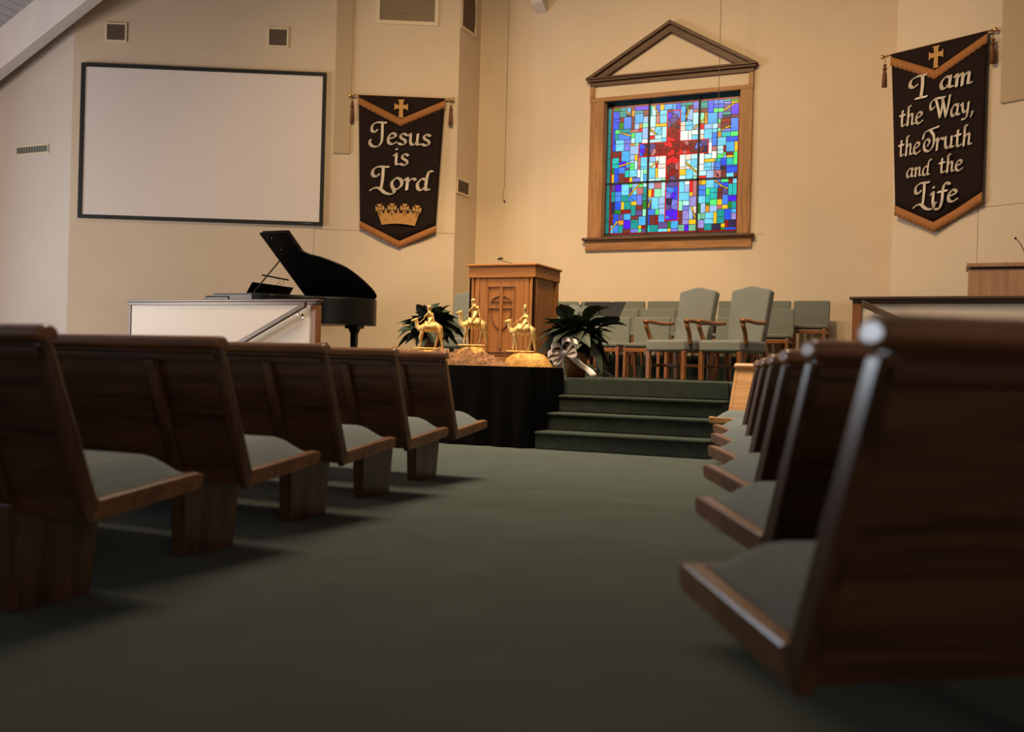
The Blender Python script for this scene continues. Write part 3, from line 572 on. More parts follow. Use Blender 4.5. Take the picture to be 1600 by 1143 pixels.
# left banner, u measured along the wall from the corner
t, zo = banner('dark banner reading Jesus is Lord with gold crown and gold fringe', wl(0), TH, (-1.715,-.055), 4.955, (-1.552,-.205), ((-1.483,3.00),(-.298,2.965)), (-.862,2.705), (-.884,4.615), (-.885,4.63,4.91,.105), .012, .11)
Y0 = -.079
word('Jesus', -1.36, -.40, 4.205-zo, .178, t, Y0); word('is', -.985, -.735, 3.886-zo, .178, t, Y0); word('Lord', -1.335, -.44, 3.505-zo, .184, t, Y0)
cr = MB()
def crown():
    cr.prism([(-1.215,3.165-zo),(-1.14,2.945-zo),(-1.02,2.965-zo),(-.89,2.972-zo),(-.76,2.965-zo),(-.625,2.945-zo),(-.555,3.165-zo),(-.64,3.125-zo),(-.89,3.14-zo),(-1.13,3.125-zo)], Y0-.006, Y0, 1)
    for i, u in enumerate((-1.175,-.985,-.79,-.60)):
        z = 3.20-zo+(.015 if 0 < i < 3 else 0); b = .034
        for k in range(4):
            a = k*math.pi/2+(.12 if i == 0 else -.12 if i == 3 else 0); ca, sa = math.cos(a), math.sin(a)
            q = [(.012,.0),(.03,-.022),(.068,-.044),(.068,.044),(.03,.022)]
            cr.prism([(u+x*ca-y*sa, z+x*sa+y*ca) for x,y in q], Y0-.006, Y0, 1)
        cr.prism([(u-.02,z-.12),(u+.02,z-.12),(u+.02,z+.01),(u-.02,z+.01)], Y0-.006, Y0, 1)
    for u in (-1.08,-.89,-.70): cr.prism([(u-.028,3.13-zo),(u+.028,3.13-zo),(u,3.205-zo)], Y0-.006, Y0, 1)
crown(); co = cr.build('crown_applique', m_gold, t)
for u,z in ((-1.175,3.20),(-.985,3.21),(-.79,3.21),(-.60,3.20),(-1.08,3.20),(-.89,3.20),(-.70,3.19),(-.96,3.15),(-.66,3.14),(-.87,2.99),(-1.08,3.03),(-.70,3.03)): MB().ball((u,Y0-.008,z-zo),.009,nu=8,nv=6).build('jewel', m_gem if z > 3.1 or z < 3 else m_tas, co)
t, zo = banner('dark banner reading I am the Way, the Truth and the Life with gold fringe', wr(0), -TH, (-.20,1.345), 5.00, (-.04,1.222), ((.078,3.01),(1.212,3.05)), (.592,2.745), (.57,4.67), (.59,4.69,4.965,.095), .022, .125)
Y0 = -.083
word('I', .225, .40, 4.345-zo, .152, t, Y0); word('am', .64, .985, 4.398-zo, .15, t, Y0); word('the', .115, .435, 4.02-zo, .148, t, Y0); word('Way,', .515, 1.07, 4.035-zo, .142, t, Y0)
word('the', .112, .41, 3.635-zo, .148, t, Y0); word('Truth', .435, 1.06, 3.645-zo, .148, t, Y0); word('and', .225, .53, 3.347-zo, .115, t, Y0); word('the', .665, .97, 3.345-zo, .132, t, Y0); word('Life', .335, .915, 2.97-zo, .15, t, Y0)

# ================================================================== pews
def pew(label, loc, rz, s, L_, group, nleg=2, wd=None, inset=.32):
    """local frame: y forward, seat tip at y = 0, aisle end at x = 0, row runs towards s*x"""
    t = thing('church_pew', label, 'pew', loc, rz, group)
    a, b = (0., L_*s) if s > 0 else (L_*s, 0.)
    P1, P2, P3 = (wd, wd, wd) if wd else (m_pew, m_pewv, m_pewy)
    lo, hi = (a+.012, b) if s > 0 else (a, b-.012)
    g = .030 if s < 0 else 0.            # how upright the back stands
    MB().prism([(-.430,.325),(-.655+g,.83),(-.685+g,.83),(-.465,.30)], lo, hi, 0).build('back_panel', P1, t, bevel=.004)
    prof = [(-.668+g+.040*math.cos(k*math.pi/8), .840+(.030 if math.sin(k*math.pi/8) > 0 else .022)*math.sin(k*math.pi/8)) for k in range(16)]
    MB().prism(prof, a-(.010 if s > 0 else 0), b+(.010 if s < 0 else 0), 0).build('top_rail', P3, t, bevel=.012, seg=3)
    MB().prism([(-.676+g,.80),(-.692+g,.80),(-.684+g,.775),(-.668+g,.775)], lo, hi, 0).build('rail_moulding', P1, t, bevel=.003)
    e0, e1 = (a-.004, a+.030) if s > 0 else (b-.030, b+.004)
    MB().prism([(-.423,.315),(-.646+g,.815),(-.688+g,.815),(-.472,.287)], e0, e1, 0).build('end_stile', P2, t, bevel=.006)
    MB().prism([(-.45,.325),(-.01,.350),(-.01,.370),(-.45,.345)], lo, hi, 0).build('seat_board', P1, t)
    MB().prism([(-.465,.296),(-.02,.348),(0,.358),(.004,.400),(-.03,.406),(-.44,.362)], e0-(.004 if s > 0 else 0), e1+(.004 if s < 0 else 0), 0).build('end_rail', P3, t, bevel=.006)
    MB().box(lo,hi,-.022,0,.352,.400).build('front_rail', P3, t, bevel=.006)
    def ss(q): q = min(1, max(0, q)); return q*(2-q)
    c0_, c1_ = (lo+.018, hi) if s > 0 else (lo, hi-.018)
    def cu(u, v):
        u = u if s > 0 else 1-u; u = u**1.8; x = c0_+(c1_-c0_)*u if s > 0 else c1_-(c1_-c0_)*u
        d = abs(x)-.03; y = -.455+.440*v
        return (x, y, .394-.034*(1-v)+.078*ss(d/.13)*ss(min(v/.06, (1-v)/.26)))
    MB().grid(cu, 70, 18).build('seat_cushion', m_cush, t, smooth=True)
    for k in range(nleg):
        x = s*(inset+(L_-2*inset)*k/max(1,nleg-1))
        MB().prism([(-.50,.33),(-.15,.345),(-.19,.0),(-.48,.0)], x-.035, x+.035, 0).build('leg', P2, t, bevel=.005)
        MB().prism([(-.478,.33),(-.668+g,.775),(-.700+g,.775),(-.508,.33)], x-.024, x+.024, 0).build('back_brace', P2, t, bevel=.006)
    return t
ordl = ['nearest','second','third','fourth','frontmost']
for k in range(5):
    pew('dark oak pew with sage cushion left of the aisle, %s from the camera' % ordl[k] if k < 4 else 'dark oak pew with sage cushion left of the aisle, frontmost, before the black table',
        (-2.30-.176*k, 2.63+.925*k, 0), 0, -1, 4.2, 'pews left of the aisle')
ordr = ['nearest, in the corner','second from the camera','third from the camera','fourth from the camera','fifth from the camera','sixth from the camera, partly hidden']
for k in range(6):
    pew('dark oak pew with grey cushion right of the aisle, %s' % ordr[k], (-.489-.222*k, 1.963+1.055*k, 0), R(36), 1, (3.6,3.8,3.8,3.2,2.6,1.2)[k], 'pews right of the aisle', 2 if k < 5 else 1, inset=.85 if k < 5 else .6)
pew('oak pew end coloured by stage light with grey cushion right beside the stage steps', (-1.90, 8.42, 0), R(172), -1, 1.0, 'pews right of the aisle', 1, m_front)

# ================================================================== pulpit
t = thing('pulpit', 'tall square oak pulpit with carved cross panel on the stage', 'pulpit', (-4.63, 10.42, PLAT))
w_, d_, h_ = .40, .36, 1.245
MB().box(-w_+.02,w_-.02,-d_+.02,d_-.02,.10,h_-.10).build('body', m_pul, t)
MB().box(-w_-.015,w_+.015,-d_-.015,d_+.015,0,.11).build('base', m_pulx, t, bevel=.01)
MB().box(-w_-.03,w_+.03,-d_-.03,d_+.03,h_-.03,h_).build('top', m_pulx, t, bevel=.012)
MB().box(-w_-.01,w_+.01,-d_-.01,d_+.01,h_-.155,h_-.03).build('frieze', m_pulx, t, bevel=.006)
for x in (-1,1):
    MB().box(min(x*w_,x*(w_-.055)),max(x*w_,x*(w_-.055)),-d_,-d_+.03,.11,h_-.155).build('corner_stile', m_pul, t, bevel=.004)
    a, b = sorted((x*(w_-.075),x*(w_-.125))); MB().box(a,b,-d_+.004,-d_+.03,.14,h_-.155).build('pilaster', m_pul, t, bevel=.004)
    for y in (-1,1):
        a, b = sorted((y*d_,y*(d_-.08))); c, e = sorted((x*w_,x*(w_-.03))); MB().box(c,e,a,b,.11,h_-.155).build('side_stile', m_pul, t, bevel=.004)
fp = MB().box(-w_+.13,w_-.13,-d_+.006,-d_+.03,.22,h_-.165).build('front_panel', m_pul, t, bevel=.004)
MB().box(-w_+.13,w_-.13,-d_-.004,-d_+.03,.15,.205).build('lower_rail', m_pulx, t, bevel=.004)
# carved emblem: frame lines, tall cross, broken ring
mk = wood('carved_oak', (.13,.05,.016), (.22,.09,.03), 2, 2.4, .5)
em = MB(); yy = (-d_-.006,-d_+.008)
for x0,x1,z0,z1 in ((-.165,.165,.985,.992),(-.165,-.158,.26,.99),(.158,.165,.26,.99),(-.165,.165,.258,.265),(-.155,-.02,.745,.752),(.02,.13,.745,.752),(-.12,-.02,.82,.827),(.02,.12,.82,.827)): em.box(x0,x1,*yy,z0,z1)
em.build('emblem_lines', mk, fp)
MB().prism([(-.014,.30),(.014,.30),(.017,.98),(-.017,.98)], -d_-.012, -d_+.008, 1).build('emblem_cross', m_pul, fp, bevel=.003)
rg = MB()
for a0, a1 in ((R(10),R(80)),(R(100),R(170)),(R(188),R(262)),(R(278),R(352))):
    for k in range(6):
        b0 = a0+(a1-a0)*k/6; b1 = a0+(a1-a0)*(k+1)/6; rx, rz_ = .135,.17; r2 = .94
        rz_ = .10 if a0 < math.pi else .28
        rg.prism([(rx*math.cos(b0),.79+rz_*math.sin(b0)),(rx*math.cos(b1),.79+rz_*math.sin(b1)),(rx*r2*math.cos(b1),.79+rz_*r2*math.sin(b1)),(rx*r2*math.cos(b0),.79+rz_*r2*math.sin(b0))], -d_-.006, -d_+.008, 1)
    rg.build('emblem_arc', mk, fp); rg = MB()
t = thing('gooseneck_microphone', 'thin black gooseneck microphone on top of the pulpit', 'microphone', (-4.60, 10.40, PLAT+h_))
MB().lathe([(.03,0),(.03,.012),(.012,.02)],14).build('mount', m_blackm, t)
pts = catmull([(.0,0,.01),(-.03,0,.03),(-.20,0,.075),(-.245,0,.088),(-.225,-.01,.098)],5)
MB().tube(pts,.004,6).build('gooseneck', m_blackm, t, smooth=True)
MB().tube([(-.235,-.008,.092),(-.205,-.012,.100),(-.175,-.015,.096)],[.009,.014,.010],10).build('capsule', m_blackm, t, smooth=True)

# ================================================================== grand piano
PX, PY = -9.55, 11.05      # keyboard end, treble corner
t = thing('grand_piano', 'black grand piano with raised lid behind the white half wall', 'piano', (PX, PY, PLAT))
out = [(0,0),(.68,0)]+[(v.x,v.y) for v in catmull([(.68,0,0),(.92,.08,0),(1.10,.34,0),(1.28,.52,0),(1.50,.66,0),(1.70,.86,0),(1.82,1.10,0),(1.86,1.28,0),(1.80,1.43,0),(1.66,1.48,0)],5)][1:]+[(.0,1.48)]
RZ0, RZ1 = .64, 1.03
MB().prism(out, RZ0, RZ1-.02, 2).build('rim', m_black, t, bevel=.006)
MB().prism([(x*.995+.002,y*.99+.006) for x,y in out], RZ1-.03, RZ1-.005, 2).build('soundboard_cover', m_blackm, t)
MB().box(-.12,.06,0,1.48,.60,.72).build('key_bed', m_black, t, bevel=.008)
for y0_ in (-.01,1.38): MB().box(-.13,.30,y0_,y0_+.11,.60,RZ1-.04).build('key_arm', m_black, t, bevel=.02)
MB().box(-.11,.02,.10,1.38,.72,.735).build('keys', mat('ivory_keys',(.75,.72,.65),.4), t)
for k in range(36):
    if k % 7 not in (2,6): MB().box(-.045,.02,.14+k*.034,.152+k*.034,.735,.747).build('black_key', m_black, t)
lidout = [(.62,.0),(.62,1.46)]
ang = R(35.5)
def lidpt(x, s, n): return (x, 1.43-s*math.cos(ang)-n*math.sin(ang), RZ1+.015+s*math.sin(ang)-n*math.cos(ang)+.0)
lo_ = [(.60,0),(.60,1.46),(1.08,1.46)]+[(v.x,v.y) for v in catmull([(1.08,1.10,0),(1.19,1.0,0),(1.37,.92,0),(1.49,.84,0),(1.64,.71,0),(1.75,.52,0),(1.82,.32,0),(1.85,.16,0),(1.83,.05,0),(1.76,0,0)],5)]
n = len(lo_); mb = MB(); mb.add([lidpt(x,s,0) for x,s in lo_]+[lidpt(x,s,.022) for x,s in lo_], [tuple(range(n)), tuple(range(2*n-1,n-1,-1))]+[(i,i+n,(i+1)%n+n,(i+1)%n) for i in range(n)])
lid = mb.build('lid', m_black, t, bevel=.004)
flap = [(.64,.04),(.64,1.46),(1.09,1.46),(1.09,.04)]; n = 4
mb = MB(); mb.add([lidpt(x,s,-.004) for x,s in flap]+[lidpt(x,s,-.022) for x,s in flap], [(0,1,2,3),(7,6,5,4)]+[(i,i+4,(i+1)%4+4,(i+1)%4) for i in range(4)]); mb.build('folded_flap', m_black, lid)
for x, s_ in ((.70,1.38),(.76,1.36),(.78,1.12)): MB().ball(lidpt(x,s_,.024), .010).build('lid_stud', m_brass, lid)
pz = lidpt(.78, 1.02, .022)
MB().tube([(.62,.10,RZ1),pz], .011, 8).build('prop_stick', m_black, t)
MB().prism([(.36,RZ1-.01),(.38,RZ1-.01),(.50,RZ1+.17),(.48,RZ1+.17)], .25, 1.20, 1).build('music_desk', m_black, t, bevel=.02)
MB().box(.30,.46,.25,1.20,RZ1-.02,RZ1).build('desk_ledge', m_black, t)
for x, y in ((.22,.18),(.22,1.30),(1.58,1.20)):
    MB().box(x-.11,x+.11,y-.09,y+.09,RZ0-.045,RZ0+.01).prism([(x-.085,RZ0-.045),(x+.085,RZ0-.045),(x+.045,RZ0-.12),(x+.036,.08),(x-.036,.08),(x-.045,RZ0-.12)], y-.04, y+.04, 1).build('piano_leg', m_black, t, bevel=.008)
    MB().tube([(x,y-.012,.04),(x,y+.012,.04)],.04,12).box(x-.012,x+.012,y-.02,y+.02,.04,.09).build('caster', m_brass, t)
ly = MB().box(.34,.38,.60,.66,.18,.62).box(.34,.38,.84,.90,.18,.62).box(.30,.42,.56,.94,.10,.18); ly.build('pedal_lyre', m_black, t, bevel=.006)
for y in (.66,.75,.84): MB().box(.18,.31,y-.014,y+.014,.11,.125).build('pedal', m_brass, t, bevel=.004)
t = thing('piano_lamp', 'slim black bar lamp clipped above the piano music desk', 'lamp', (PX+.52, PY+.75, PLAT+RZ1+.16))
MB().tube([(-.16,-.13,.145),(.05,.22,.10)], .011, 8).build('lamp_bar', m_blackm, t)
for a in ((-.06,.03),(-.01,.12)): MB().tube(catmull([(-.01,a[1]-.05,0),(.05,a[1]-.02,.05),(.03,a[1],.09),(a[0],a[1],.115)],4), .0035, 6).build('lamp_wire', m_wire, t)
t = thing('floor_monitor', 'dark slanted floor monitor behind the half wall post under the piano', 'speaker', (-7.75, 11.05, PLAT))
MB().prism([(-.25,0),(.20,0),(.05,.36),(-.25,.36)], -.16, .16, 1).build('cabinet', m_blackm, t, bevel=.01)
MB().prism([(.19,.03),(.205,.03),(.065,.345),(.05,.345)], -.14, .14, 1).build('speaker_grille', m_cloth, t)

# ================================================================== table with camels
tb = thing('folding_table', 'plain long table hidden under the black cloth before the stage', 'table', (-4.66, 9.24, 0))
MB().box(-.92,.92,-.38,.38,.745,.775).build('tabletop', m_cab, tb, bevel=.005)
for x in (-.8,.8):
    for y in (-.3,.3): MB().tube([(x,y,0),(x,y,.745)], .016, 8).build('leg', m_blackm, tb)
rn = random.Random(5)
def skirt(u, v):
    per = [(-.94,-.40),(.94,-.40),(.94,.40),(-.94,.40)]; Ls = [1.88,.8,1.88,.8]; d = u*sum(Ls); i = 0
    while i < 3 and d > Ls[i]: d -= Ls[i]; i += 1
    a, b = Vector(per[i]), Vector(per[(i+1)%4]); p = a+(b-a)*(d/Ls[i]); nn = Vector(((b-a).y,-(b-a).x)).normalized()
    ph = u*sum(Ls); k = v**.7; f_ = (.022*math.sin(ph*26+1.3*math.sin(ph*3))+.014*math.sin(ph*11+2))*k+.006
    e = .004+.02*k
    q = p+nn*(f_+e); return (q.x, q.y, .784-(.782)*v)
cm = MB().grid(skirt, 340, 12, closed_u=True); cm.box(-.945,.945,-.405,.405,.777,.786)
tc = cm.build('tablecloth', m_cloth, smooth=False); tc.location = (-4.66,9.24,0)
tc.data.polygons.foreach_set('use_smooth', [len(p.vertices) == 4 and i < 340*12 for i, p in enumerate(tc.data.polygons)])
tag(tc, 'black pleated tablecloth hanging to the floor left of the stage steps', 'tablecloth')
TZ = .786
from mathutils import noise as mn
def crumple(name, label, cat, loc, rx, ry, h, mtl, seed, rough=.03, tails=0):
    def f(u, v):
        a = 2*math.pi*u; r_ = v; q = Vector((math.cos(a)*r_*3+seed, math.sin(a)*r_*3, seed*1.7))
        nz = mn.fractal(q*1.6, .8, 2.2, 4); prof = (1-r_**5)
        ed = 1+.16*mn.noise(Vector((math.cos(a)*2+seed,math.sin(a)*2,seed)))
        return (rx*ed*r_*math.cos(a), ry*ed*r_*math.sin(a), max(.002, h*prof+rough*nz*r_**1.5*(1.2-r_**4)-.004*r_))
    o = MB().grid(f, 64, 16, closed_u=True).build(name, mtl, smooth=True); o.location = loc; return tag(o, label, cat)
# positions on the table
C1, C2, C3 = (-5.15,9.36), (-4.62,9.34), (-4.05,9.32)
crumple('gold_cloth', 'crumpled gold cloth heap under the left camel', 'cloth', (C1[0],C1[1],TZ), .27,.17,.155, m_gcl, 1.3, .03)
crumple('gold_cloth', 'crumpled gold cloth heap under the middle, tallest camel', 'cloth', (C2[0],C2[1],TZ), .20,.16,.195, m_gcl, 4.1, .03)
crumple('gold_cloth', 'crumpled gold cloth heap under the right camel at the table end', 'cloth', (C3[0]+.06,C3[1],TZ), .26,.16,.140, m_gcl, 7.7, .03)
def garland(u, v):
    x = -.88+1.50*u; y = -.385+.215*v; q = Vector((x*7, y*12, 2.)); nz = mn.fractal(q, .65, 2.3, 6); n2 = mn.noise(Vector((x*3.1,4.,0)))
    e = min(1, u*9, (1-u)*9)
    return (x+.01*nz, y+.012*mn.noise(Vector((x*11,v*6,5))), max(.004, e*(math.sin(math.pi*min(1,v*1.05))**.55*(.118+.055*n2)+.085*nz*math.sin(math.pi*v))))
g_ = MB().grid(garland, 240, 30).build('gauze_garland', m_bur, smooth=True); g_.location = (-4.66,9.24,TZ+.002)
tag(g_, 'crumpled brown gauze garland along the front edge of the black table', 'garland')
def camel(label, loc, rz, sc, v):
    t = thing('camel_figurine', label, 'figurine', loc, rz, 'gold camel figurines'); t.scale = (sc,sc,sc)
    hx, hz = [(-.165,.285),(-.150,.325),(-.160,.300)][v]
    J = [(.03,0,.235,.048,.052),(-.03,0,.228,.046,.050),(-.075,0,.220,.036),(-.105,0,.205,.024),(-.120,0,.235,.019),(-.125,0,.275,.016),(-.118 if v else -.135,0,hz,.019),(hx+.01,0,hz+.002,.014),(hx-.018,0,hz-.006,.008),
         (.085,0,.225,.044,.046),(.118,0,.210,.026),
         (-.068,.028,.165,.018),(-.074,.030,.095,.010),(-.085,.030,.012,.009),(-.068,-.028,.165,.018),(-.048,-.030,.095,.010),(-.042,-.030,.012,.009),
         (.100,.028,.170,.025),(.088,.030,.100,.013),(.062,.030,.012,.009),(.104,-.028,.170,.025),(.125,-.030,.105,.012),(.140,-.030,.012,.009),
         (.135,0,.17,.006),(.142,0,.12,.007),(.03,0,.285,.026),(-.112,.012,hz+.026,.004),(-.112,-.012,hz+.026,.004)]
    if v == 0: J[14] = (-.068,-.028,.165,.018); J[15] = (-.095,-.03,.11,.010); J[16] = (-.075,-.03,.055,.008)
    B = [(0,1),(1,2),(2,3),(3,4),(4,5),(5,6),(6,7),(7,8),(0,9),(9,10),(2,11),(11,12),(12,13),(2,14),(14,15),(15,16),(9,17),(17,18),(18,19),(9,20),(20,21),(21,22),(10,23),(23,24),(0,25),(6,26),(6,27)]
    J = [(*j[:3], *[r_*1.15 for r_ in j[3:]]) for j in J]
    skin('camel_body', J, B, m_fig, t, 2)
    MB().grid(lambda a,b: (-.045+.115*a, .062*math.sin((b-.5)*3.3), .205+.075*math.cos((b-.5)*3.0)+.008*math.sin(a*25)), 10, 14).build('saddle_blanket', m_fig, t, smooth=True, solid=.008)
    for k in range(5): MB().tube([(-.035+.025*k,-.066,.20),(-.035+.025*k,-.068,.165)],[.004,.006],6).build('blanket_tassel', m_fig, t)
    for y in (-.060,.060): MB().ball((.045,y,.225),.028,.016,.034).build('saddle_bag', m_fig, t, smooth=True)
    if v == 0: RJ = [(.01,0,.300,.030),(.012,0,.345,.030),(.0,0,.378,.014),(-.004,0,.402,.019),(-.004,0,.424,.014),(-.02,.034,.352,.012),(-.055,.03,.318,.009),(-.02,-.034,.352,.012),(-.055,-.03,.318,.009),(.0,.045,.27,.017),(-.02,.055,.215,.011),(.0,-.045,.27,.017),(-.02,-.055,.215,.011)]
    elif v == 1: RJ = [(.02,0,.320,.036),(.028,0,.375,.038),(.010,0,.408,.016),(.0,0,.430,.020),(-.006,0,.450,.016),(-.01,.040,.372,.014),(-.045,.032,.335,.010),(-.01,-.040,.372,.014),(-.045,-.032,.335,.010),(.01,.050,.28,.020),(-.015,.060,.215,.012),(.01,-.050,.28,.020),(-.015,-.060,.215,.012)]
    else: RJ = [(.035,0,.300,.036),(.035,0,.345,.026),(.030,0,.376,.013),(.026,0,.398,.016),(.026,0,.440,.010),(.012,.032,.345,.011),(-.03,.03,.305,.009),(.012,-.032,.345,.011),(-.03,-.03,.305,.009),(.02,.048,.27,.020),(.0,.055,.215,.012),(.02,-.048,.27,.020),(.0,-.055,.215,.012)]
    skin('rider', RJ, [(0,1),(1,2),(2,3),(3,4),(1,5),(5,6),(1,7),(7,8),(0,9),(9,10),(0,11),(11,12)], m_fig, t, 2)
    MB().lathe([(.022,0),(.024,.012),(.019,.024),(.012,.030)] if v != 2 else [(.018,0),(.016,.03),(.011,.06),(.004,.065)],12,(RJ[3][0],0,RJ[3][2]+.008)).build('headdress', m_fig, t, smooth=True)
    MB().grid(lambda a,b: (RJ[1][0]+.012+.03*b+.012*math.sin(a*9), (a-.5)*(.07+.05*b), RJ[1][2]+.02-.15*b), 10, 8).build('cloak', m_fig, t, smooth=True, solid=.006)
    MB().tube([(-.125,.014,hz-.01),(-.09,.03,.27),(-.04,.03,.32)],.003,5).build('reins', m_fig, t)
    MB().lathe([(.10,0),(.115,.006),(.11,.014)],20).xf(Matrix.Diagonal((1.35,.5,1,1))).build('base', m_fig, t, bevel=.002)
    return t
camel('gold camel and rider figurine, leftmost, before the dark plant', (C1[0],C1[1],TZ+.162), R(30), 1.06, 0)
camel('tallest gold camel and rider figurine, the middle of the three', (C2[0],C2[1],TZ+.202), R(26), 1.06, 1)
camel('gold camel figurine with slim pointed-hat rider, rightmost, before the pulpit', (C3[0],C3[1],TZ+.147), R(18), 1.04, 2)

# ================================================================== plants
def leaf_mesh(name, L_, w_, droop, mtl):
    def f(u, v):
        y = L_*(.38+.62*u); wd = w_*math.sin(math.pi*min(1,max(.0,u)**.75))**.9*(1-.15*u); x = (v-.5)*2*wd
        z = (y*.75-droop*y*y/L_*1.3)+abs(v-.5)*wd*.7; return (x, y*.82, z)
    mb = MB().grid(f, 10, 4); mb.tube([(0,0,0),(0,L_*.2*.82,L_*.2*.75-droop*L_*.04*1.3),(0,L_*.40*.82,L_*.4*.75-droop*.16*L_*1.3)], .0045, 5)
    return mb.mesh(name, mtl, True)
def plant(label, loc, n, sz, pot_h, pot_r, bow, seed):
    rr = random.Random(seed); t = thing('potted_plant', label, 'plant', loc)
    MB().lathe([(pot_r*.72,0),(pot_r*.80,pot_h*.5),(pot_r,pot_h*.93),(pot_r*1.06,pot_h),(pot_r*.9,pot_h),(pot_r*.85,pot_h*.9)],24).build('pot', m_pot, t, smooth=True)
    MB().lathe([(pot_r*.86,pot_h*.86),(pot_r*.86,pot_h*.92)],20).build('soil', m_soil, t)
    ms = [leaf_mesh('leaf',.42*sz,.086*sz,.55,m_leaf), leaf_mesh('leaf',.48*sz,.090*sz,.38,m_leaf), leaf_mesh('leaf',.36*sz,.084*sz,.80,m_leaf2), leaf_mesh('leaf',.44*sz,.088*sz,.95,m_leaf)]
    for k in range(n):
        o = bpy.data.objects.new('leaf', rr.choice(ms)); COL.objects.link(o); o.parent = t
        a = k*2.39996+rr.uniform(-.3,.3); tilt = rr.uniform(-.12,1.0)
        o.location = (rr.uniform(-.05,.05)*sz, rr.uniform(-.05,.05)*sz, pot_h*.9+rr.uniform(0,.17)*sz); o.rotation_euler = (tilt, rr.uniform(-.3,.3), a)
        o.scale = [rr.uniform(.7,1.12)]*3
    if bow:
        b = empty('bow'); b.parent = t; b.location = (-.03,-.25,pot_h*.95); b.scale = (1.25,1.25,1.25); b.rotation_euler = (0,R(-24),0)
        def loop(a0, sx, sz_, w2):
            return lambda u,v: ((math.cos(a0)*sx*math.sin(math.pi*u)-math.sin(a0)*sz_*math.sin(2*math.pi*u)), -.02-.035*math.sin(math.pi*u)+(v-.5)*w2*.5, (math.sin(a0)*sx*math.sin(math.pi*u)+math.cos(a0)*sz_*math.sin(2*math.pi*u)*.55)+(v-.5)*w2)
        for a0, sx in ((R(12),.15),(R(168),.14),(R(50),.12),(R(130),.11),(R(-22),.12),(R(200),.12)): MB().grid(loop(a0,sx,.045,.05), 18, 3).build('ribbon_loop', m_rib, b, smooth=True, solid=.002)
        for e, q in ((1,.20),(-1,.15)): MB().grid(lambda u,v: (e*(.02+.15*u)+(v-.5)*.055, -.02-.02*math.sin(u*7), -.24*u*(1+q)+.01*math.sin(u*9)), 14, 3).build('ribbon_tail', m_rib, b, smooth=True, solid=.002)
        MB().ball((0,-.03,0),.028).build('knot', m_rib, b, smooth=True)
    return t
plant('bushy dark green plant in a copper pot with white bow, right of the pulpit', (-3.74, 10.10, PLAT), 140, 1.14, .28, .135, True, 3)
plant('bushy dark green plant left of the pulpit behind the camels', (-5.52, 10.06, PLAT), 120, 1.0, .40, .12, False, 9)

# ================================================================== music stand
t = thing('music_stand', 'black music stand with tilted desk before the choir chairs', 'music stand', (-3.94, 11.4, PLAT))
MB().tube([(0,0,.05),(0,0,.80)], .011, 8).build('pole', m_blackm, t); MB().tube([(0,0,.05),(0,0,.45)], .016, 8).build('pole_sleeve', m_blackm, t)
dk = MB().box(-.26,.26,-.008,.008,0,.30).xf(Matrix.Translation((0,-.02,.735)) @ Matrix.Rotation(R(-52),4,'X')).build('desk', m_blackm, t, bevel=.003)
MB().box(-.26,.26,-.01,.055,-.012,.0).xf(Matrix.Translation((0,-.02,.735)) @ Matrix.Rotation(R(-52),4,'X')).build('desk_lip', m_blackm, t)
for k in range(3):
    a = R(90+120*k); MB().tube(catmull([(0,0,.10),(.14*math.cos(a),.14*math.sin(a),.07),(.27*math.cos(a),.27*math.sin(a),.01)],4), .009, 6).build('foot', m_blackm, t)

# ================================================================== chairs
def choir_chair():
    t = thing('choir_chair', 'x', 'chair', (0,0,0), 0, 'green choir chairs behind the pulpit')
    MB().box(-.235,.235,-.24,.20,.40,.455).build('seat', m_fab, t, bevel=.022, seg=3)
    bk = MB().box(-.245,.245,-.03,.03,0,.375).xf(Matrix.Translation((0,.225,.44)) @ Matrix.Rotation(R(-9),4,'X')).build('backrest', m_fab, t, bevel=.02, seg=3)
    for x in (-.225,.225):
        MB().prism([(-.235,0),(-.200,0),(-.185,.40),(-.228,.40)], x-.018, x+.018, 0).build('leg', m_cher, t, bevel=.004)
        MB().prism([(.245,0),(.280,0),(.235,.46),(.198,.44)], x-.018, x+.018, 0).build('leg', m_cher, t, bevel=.004)
        MB().box(x-.012,x+.012,-.20,.21,.335,.385).build('side_rail', m_cher, t, bevel=.003)
    MB().box(-.225,.225,-.222,-.200,.335,.385).build('front_rail', m_cher, t, bevel=.003)
    return t
c0 = choir_chair(); first = True
def place(x, y, z, label):
    global first
    o = c0 if first else copy_tree(c0); first = False
    o.location = (x,y,z); o['label'] = label
nm = ['rightmost','second from the right','third from the right','fourth from the right','fifth from the right','sixth from the right','seventh from the right','leftmost']
for k in range(8): place(-1.85-.53*k, 14.12, PLAT+.32, 'grey-green choir chair in the rear row against the wall, '+nm[k])
for k in range(6): place(-2.22-.54*k, 13.40, PLAT+.16, 'grey-green choir chair in the middle row, '+(nm[k] if k < 5 else 'leftmost'))
for k in range(4): place(-2.60-.55*k, 12.62, PLAT, 'grey-green choir chair in the front row, '+(nm[k] if k < 3 else 'leftmost, behind the music stand'))
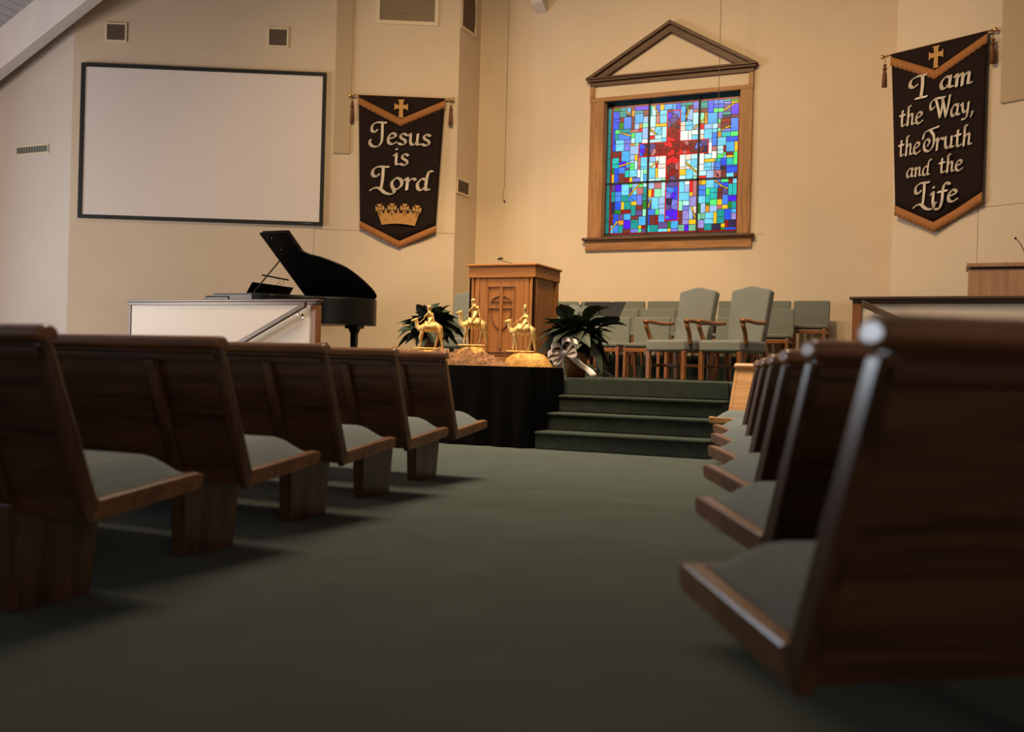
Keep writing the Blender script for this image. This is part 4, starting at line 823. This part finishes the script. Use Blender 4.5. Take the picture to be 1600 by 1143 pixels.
def armchair(label, x, y, rz):
    t = thing('armchair', label, 'armchair', (x,y,PLAT), R(rz), 'high-backed stage armchairs')
    def seat(u, v): pass
    MB().box(-.285,.285,-.32,.25,.33,.47).build('seat', m_fab2, t, bevel=.035, seg=4)
    prof = [(-.235,0),(.235,0),(.265,.62)]+[(.265-.53*k/12, .655+.045*math.exp(-((k-6)/3.2)**2)-(.012 if k in (0,12) else 0)) for k in range(13)]+[(-.265,.62)]
    MB().prism(prof, -.055, .055, 1).xf(Matrix.Translation((0,.24,.44)) @ Matrix.Rotation(R(-11),4,'X')).build('backrest', m_fab2, t, bevel=.022, seg=3)
    for x_ in (-1,1):
        MB().box(min(x_*.232,x_*.282),max(x_*.232,x_*.282),-.31,-.255,0,.34).build('leg', m_cher, t, bevel=.006)
        MB().prism([(.26,0),(.31,0),(.27,.40),(.21,.40)], x_*.256-.026, x_*.256+.026, 0).build('leg', m_cher, t, bevel=.006)
        ap = catmull([(x_*.278,-.20,.42),(x_*.290,-.225,.50),(x_*.298,-.255,.57),(x_*.298,-.29,.63),(x_*.298,-.28,.68)],4)
        MB().tube(ap, [.034]*3+[.026]*(len(ap)-3), 8).build('arm_post', m_cher, t, smooth=True)
        aa = catmull([(x_*.298,-.315,.685),(x_*.298,-.20,.69),(x_*.290,.0,.675),(x_*.275,.20,.685)],4); MB().tube(aa,[.034]+[.024]*(len(aa)-1),8).xf(Matrix.Identity(4)).build('armrest', m_cher, t, smooth=True)
        MB().box(x_*.272-.012,x_*.272+.012,-.28,.28,.15,.185).build('stretcher', m_cher, t, bevel=.003)
    MB().box(-.272,.272,-.03,-.005,.15,.185).build('stretcher', m_cher, t, bevel=.003)
armchair('tall upholstered armchair with wooden arms, left one of the pair on the stage', -3.02, 11.75, -22)
armchair('tall upholstered armchair with wooden arms, right one of the pair on the stage', -2.35, 11.62, -22)
armchair('tall upholstered armchair half hidden behind the left side of the pulpit', -6.12, 12.0, 0)

# ================================================================== console on the right, hanging microphones
t = thing('organ_console', 'oak veneer console standing behind the right half wall', 'console', (.92, 11.62, PLAT))
MB().box(-.82,.82,-.28,.20,0,1.255).build('case', m_cab, t, bevel=.004)
MB().box(-.84,.84,-.30,.22,1.255,1.30).build('lid', m_cab, t, bevel=.006)
MB().box(-.80,.80,-.285,-.27,1.235,1.255).build('shadow_groove', m_lead, t)
t = thing('gooseneck_microphone', 'thin gooseneck microphone standing on the oak console at the right edge', 'microphone', (.64, 11.50, PLAT+1.30))
MB().lathe([(.03,0),(.03,.012),(.012,.02)],14).build('mount', m_blackm, t)
MB().tube(catmull([(0,0,.01),(-.02,0,.12),(-.06,0,.21),(-.10,0,.26)],5),.005,6).build('gooseneck', m_wire, t, smooth=True)
MB().ball((-.105,0,.265),.013).build('capsule', m_blackm, t, smooth=True)
def hang_mic(label, x, y, z):
    top = ceil_z(x); t = thing('hanging_microphone', label, 'microphone', (x,y,z))
    MB().tube([(0.0,0,top-z),(0,0,.20)]+[tuple(v) for v in catmull([(0,0,.20),(-.015,0,.12),(-.02,0,.04),(-.005,0,.0)],4)][1:], .004, 6).build('cable', m_wire, t)
    MB().tube([(-.006,0,.012),(.02,0,-.03)], [.010,.012], 8).build('capsule', m_blackm, t, smooth=True)
hang_mic('choir microphone hanging on a thin cable left of the stained glass window', -6.12, 13.3, 3.22)
hang_mic('choir microphone on a thin cable hanging in front of the window, right side', -2.83, 12.6, 3.30)
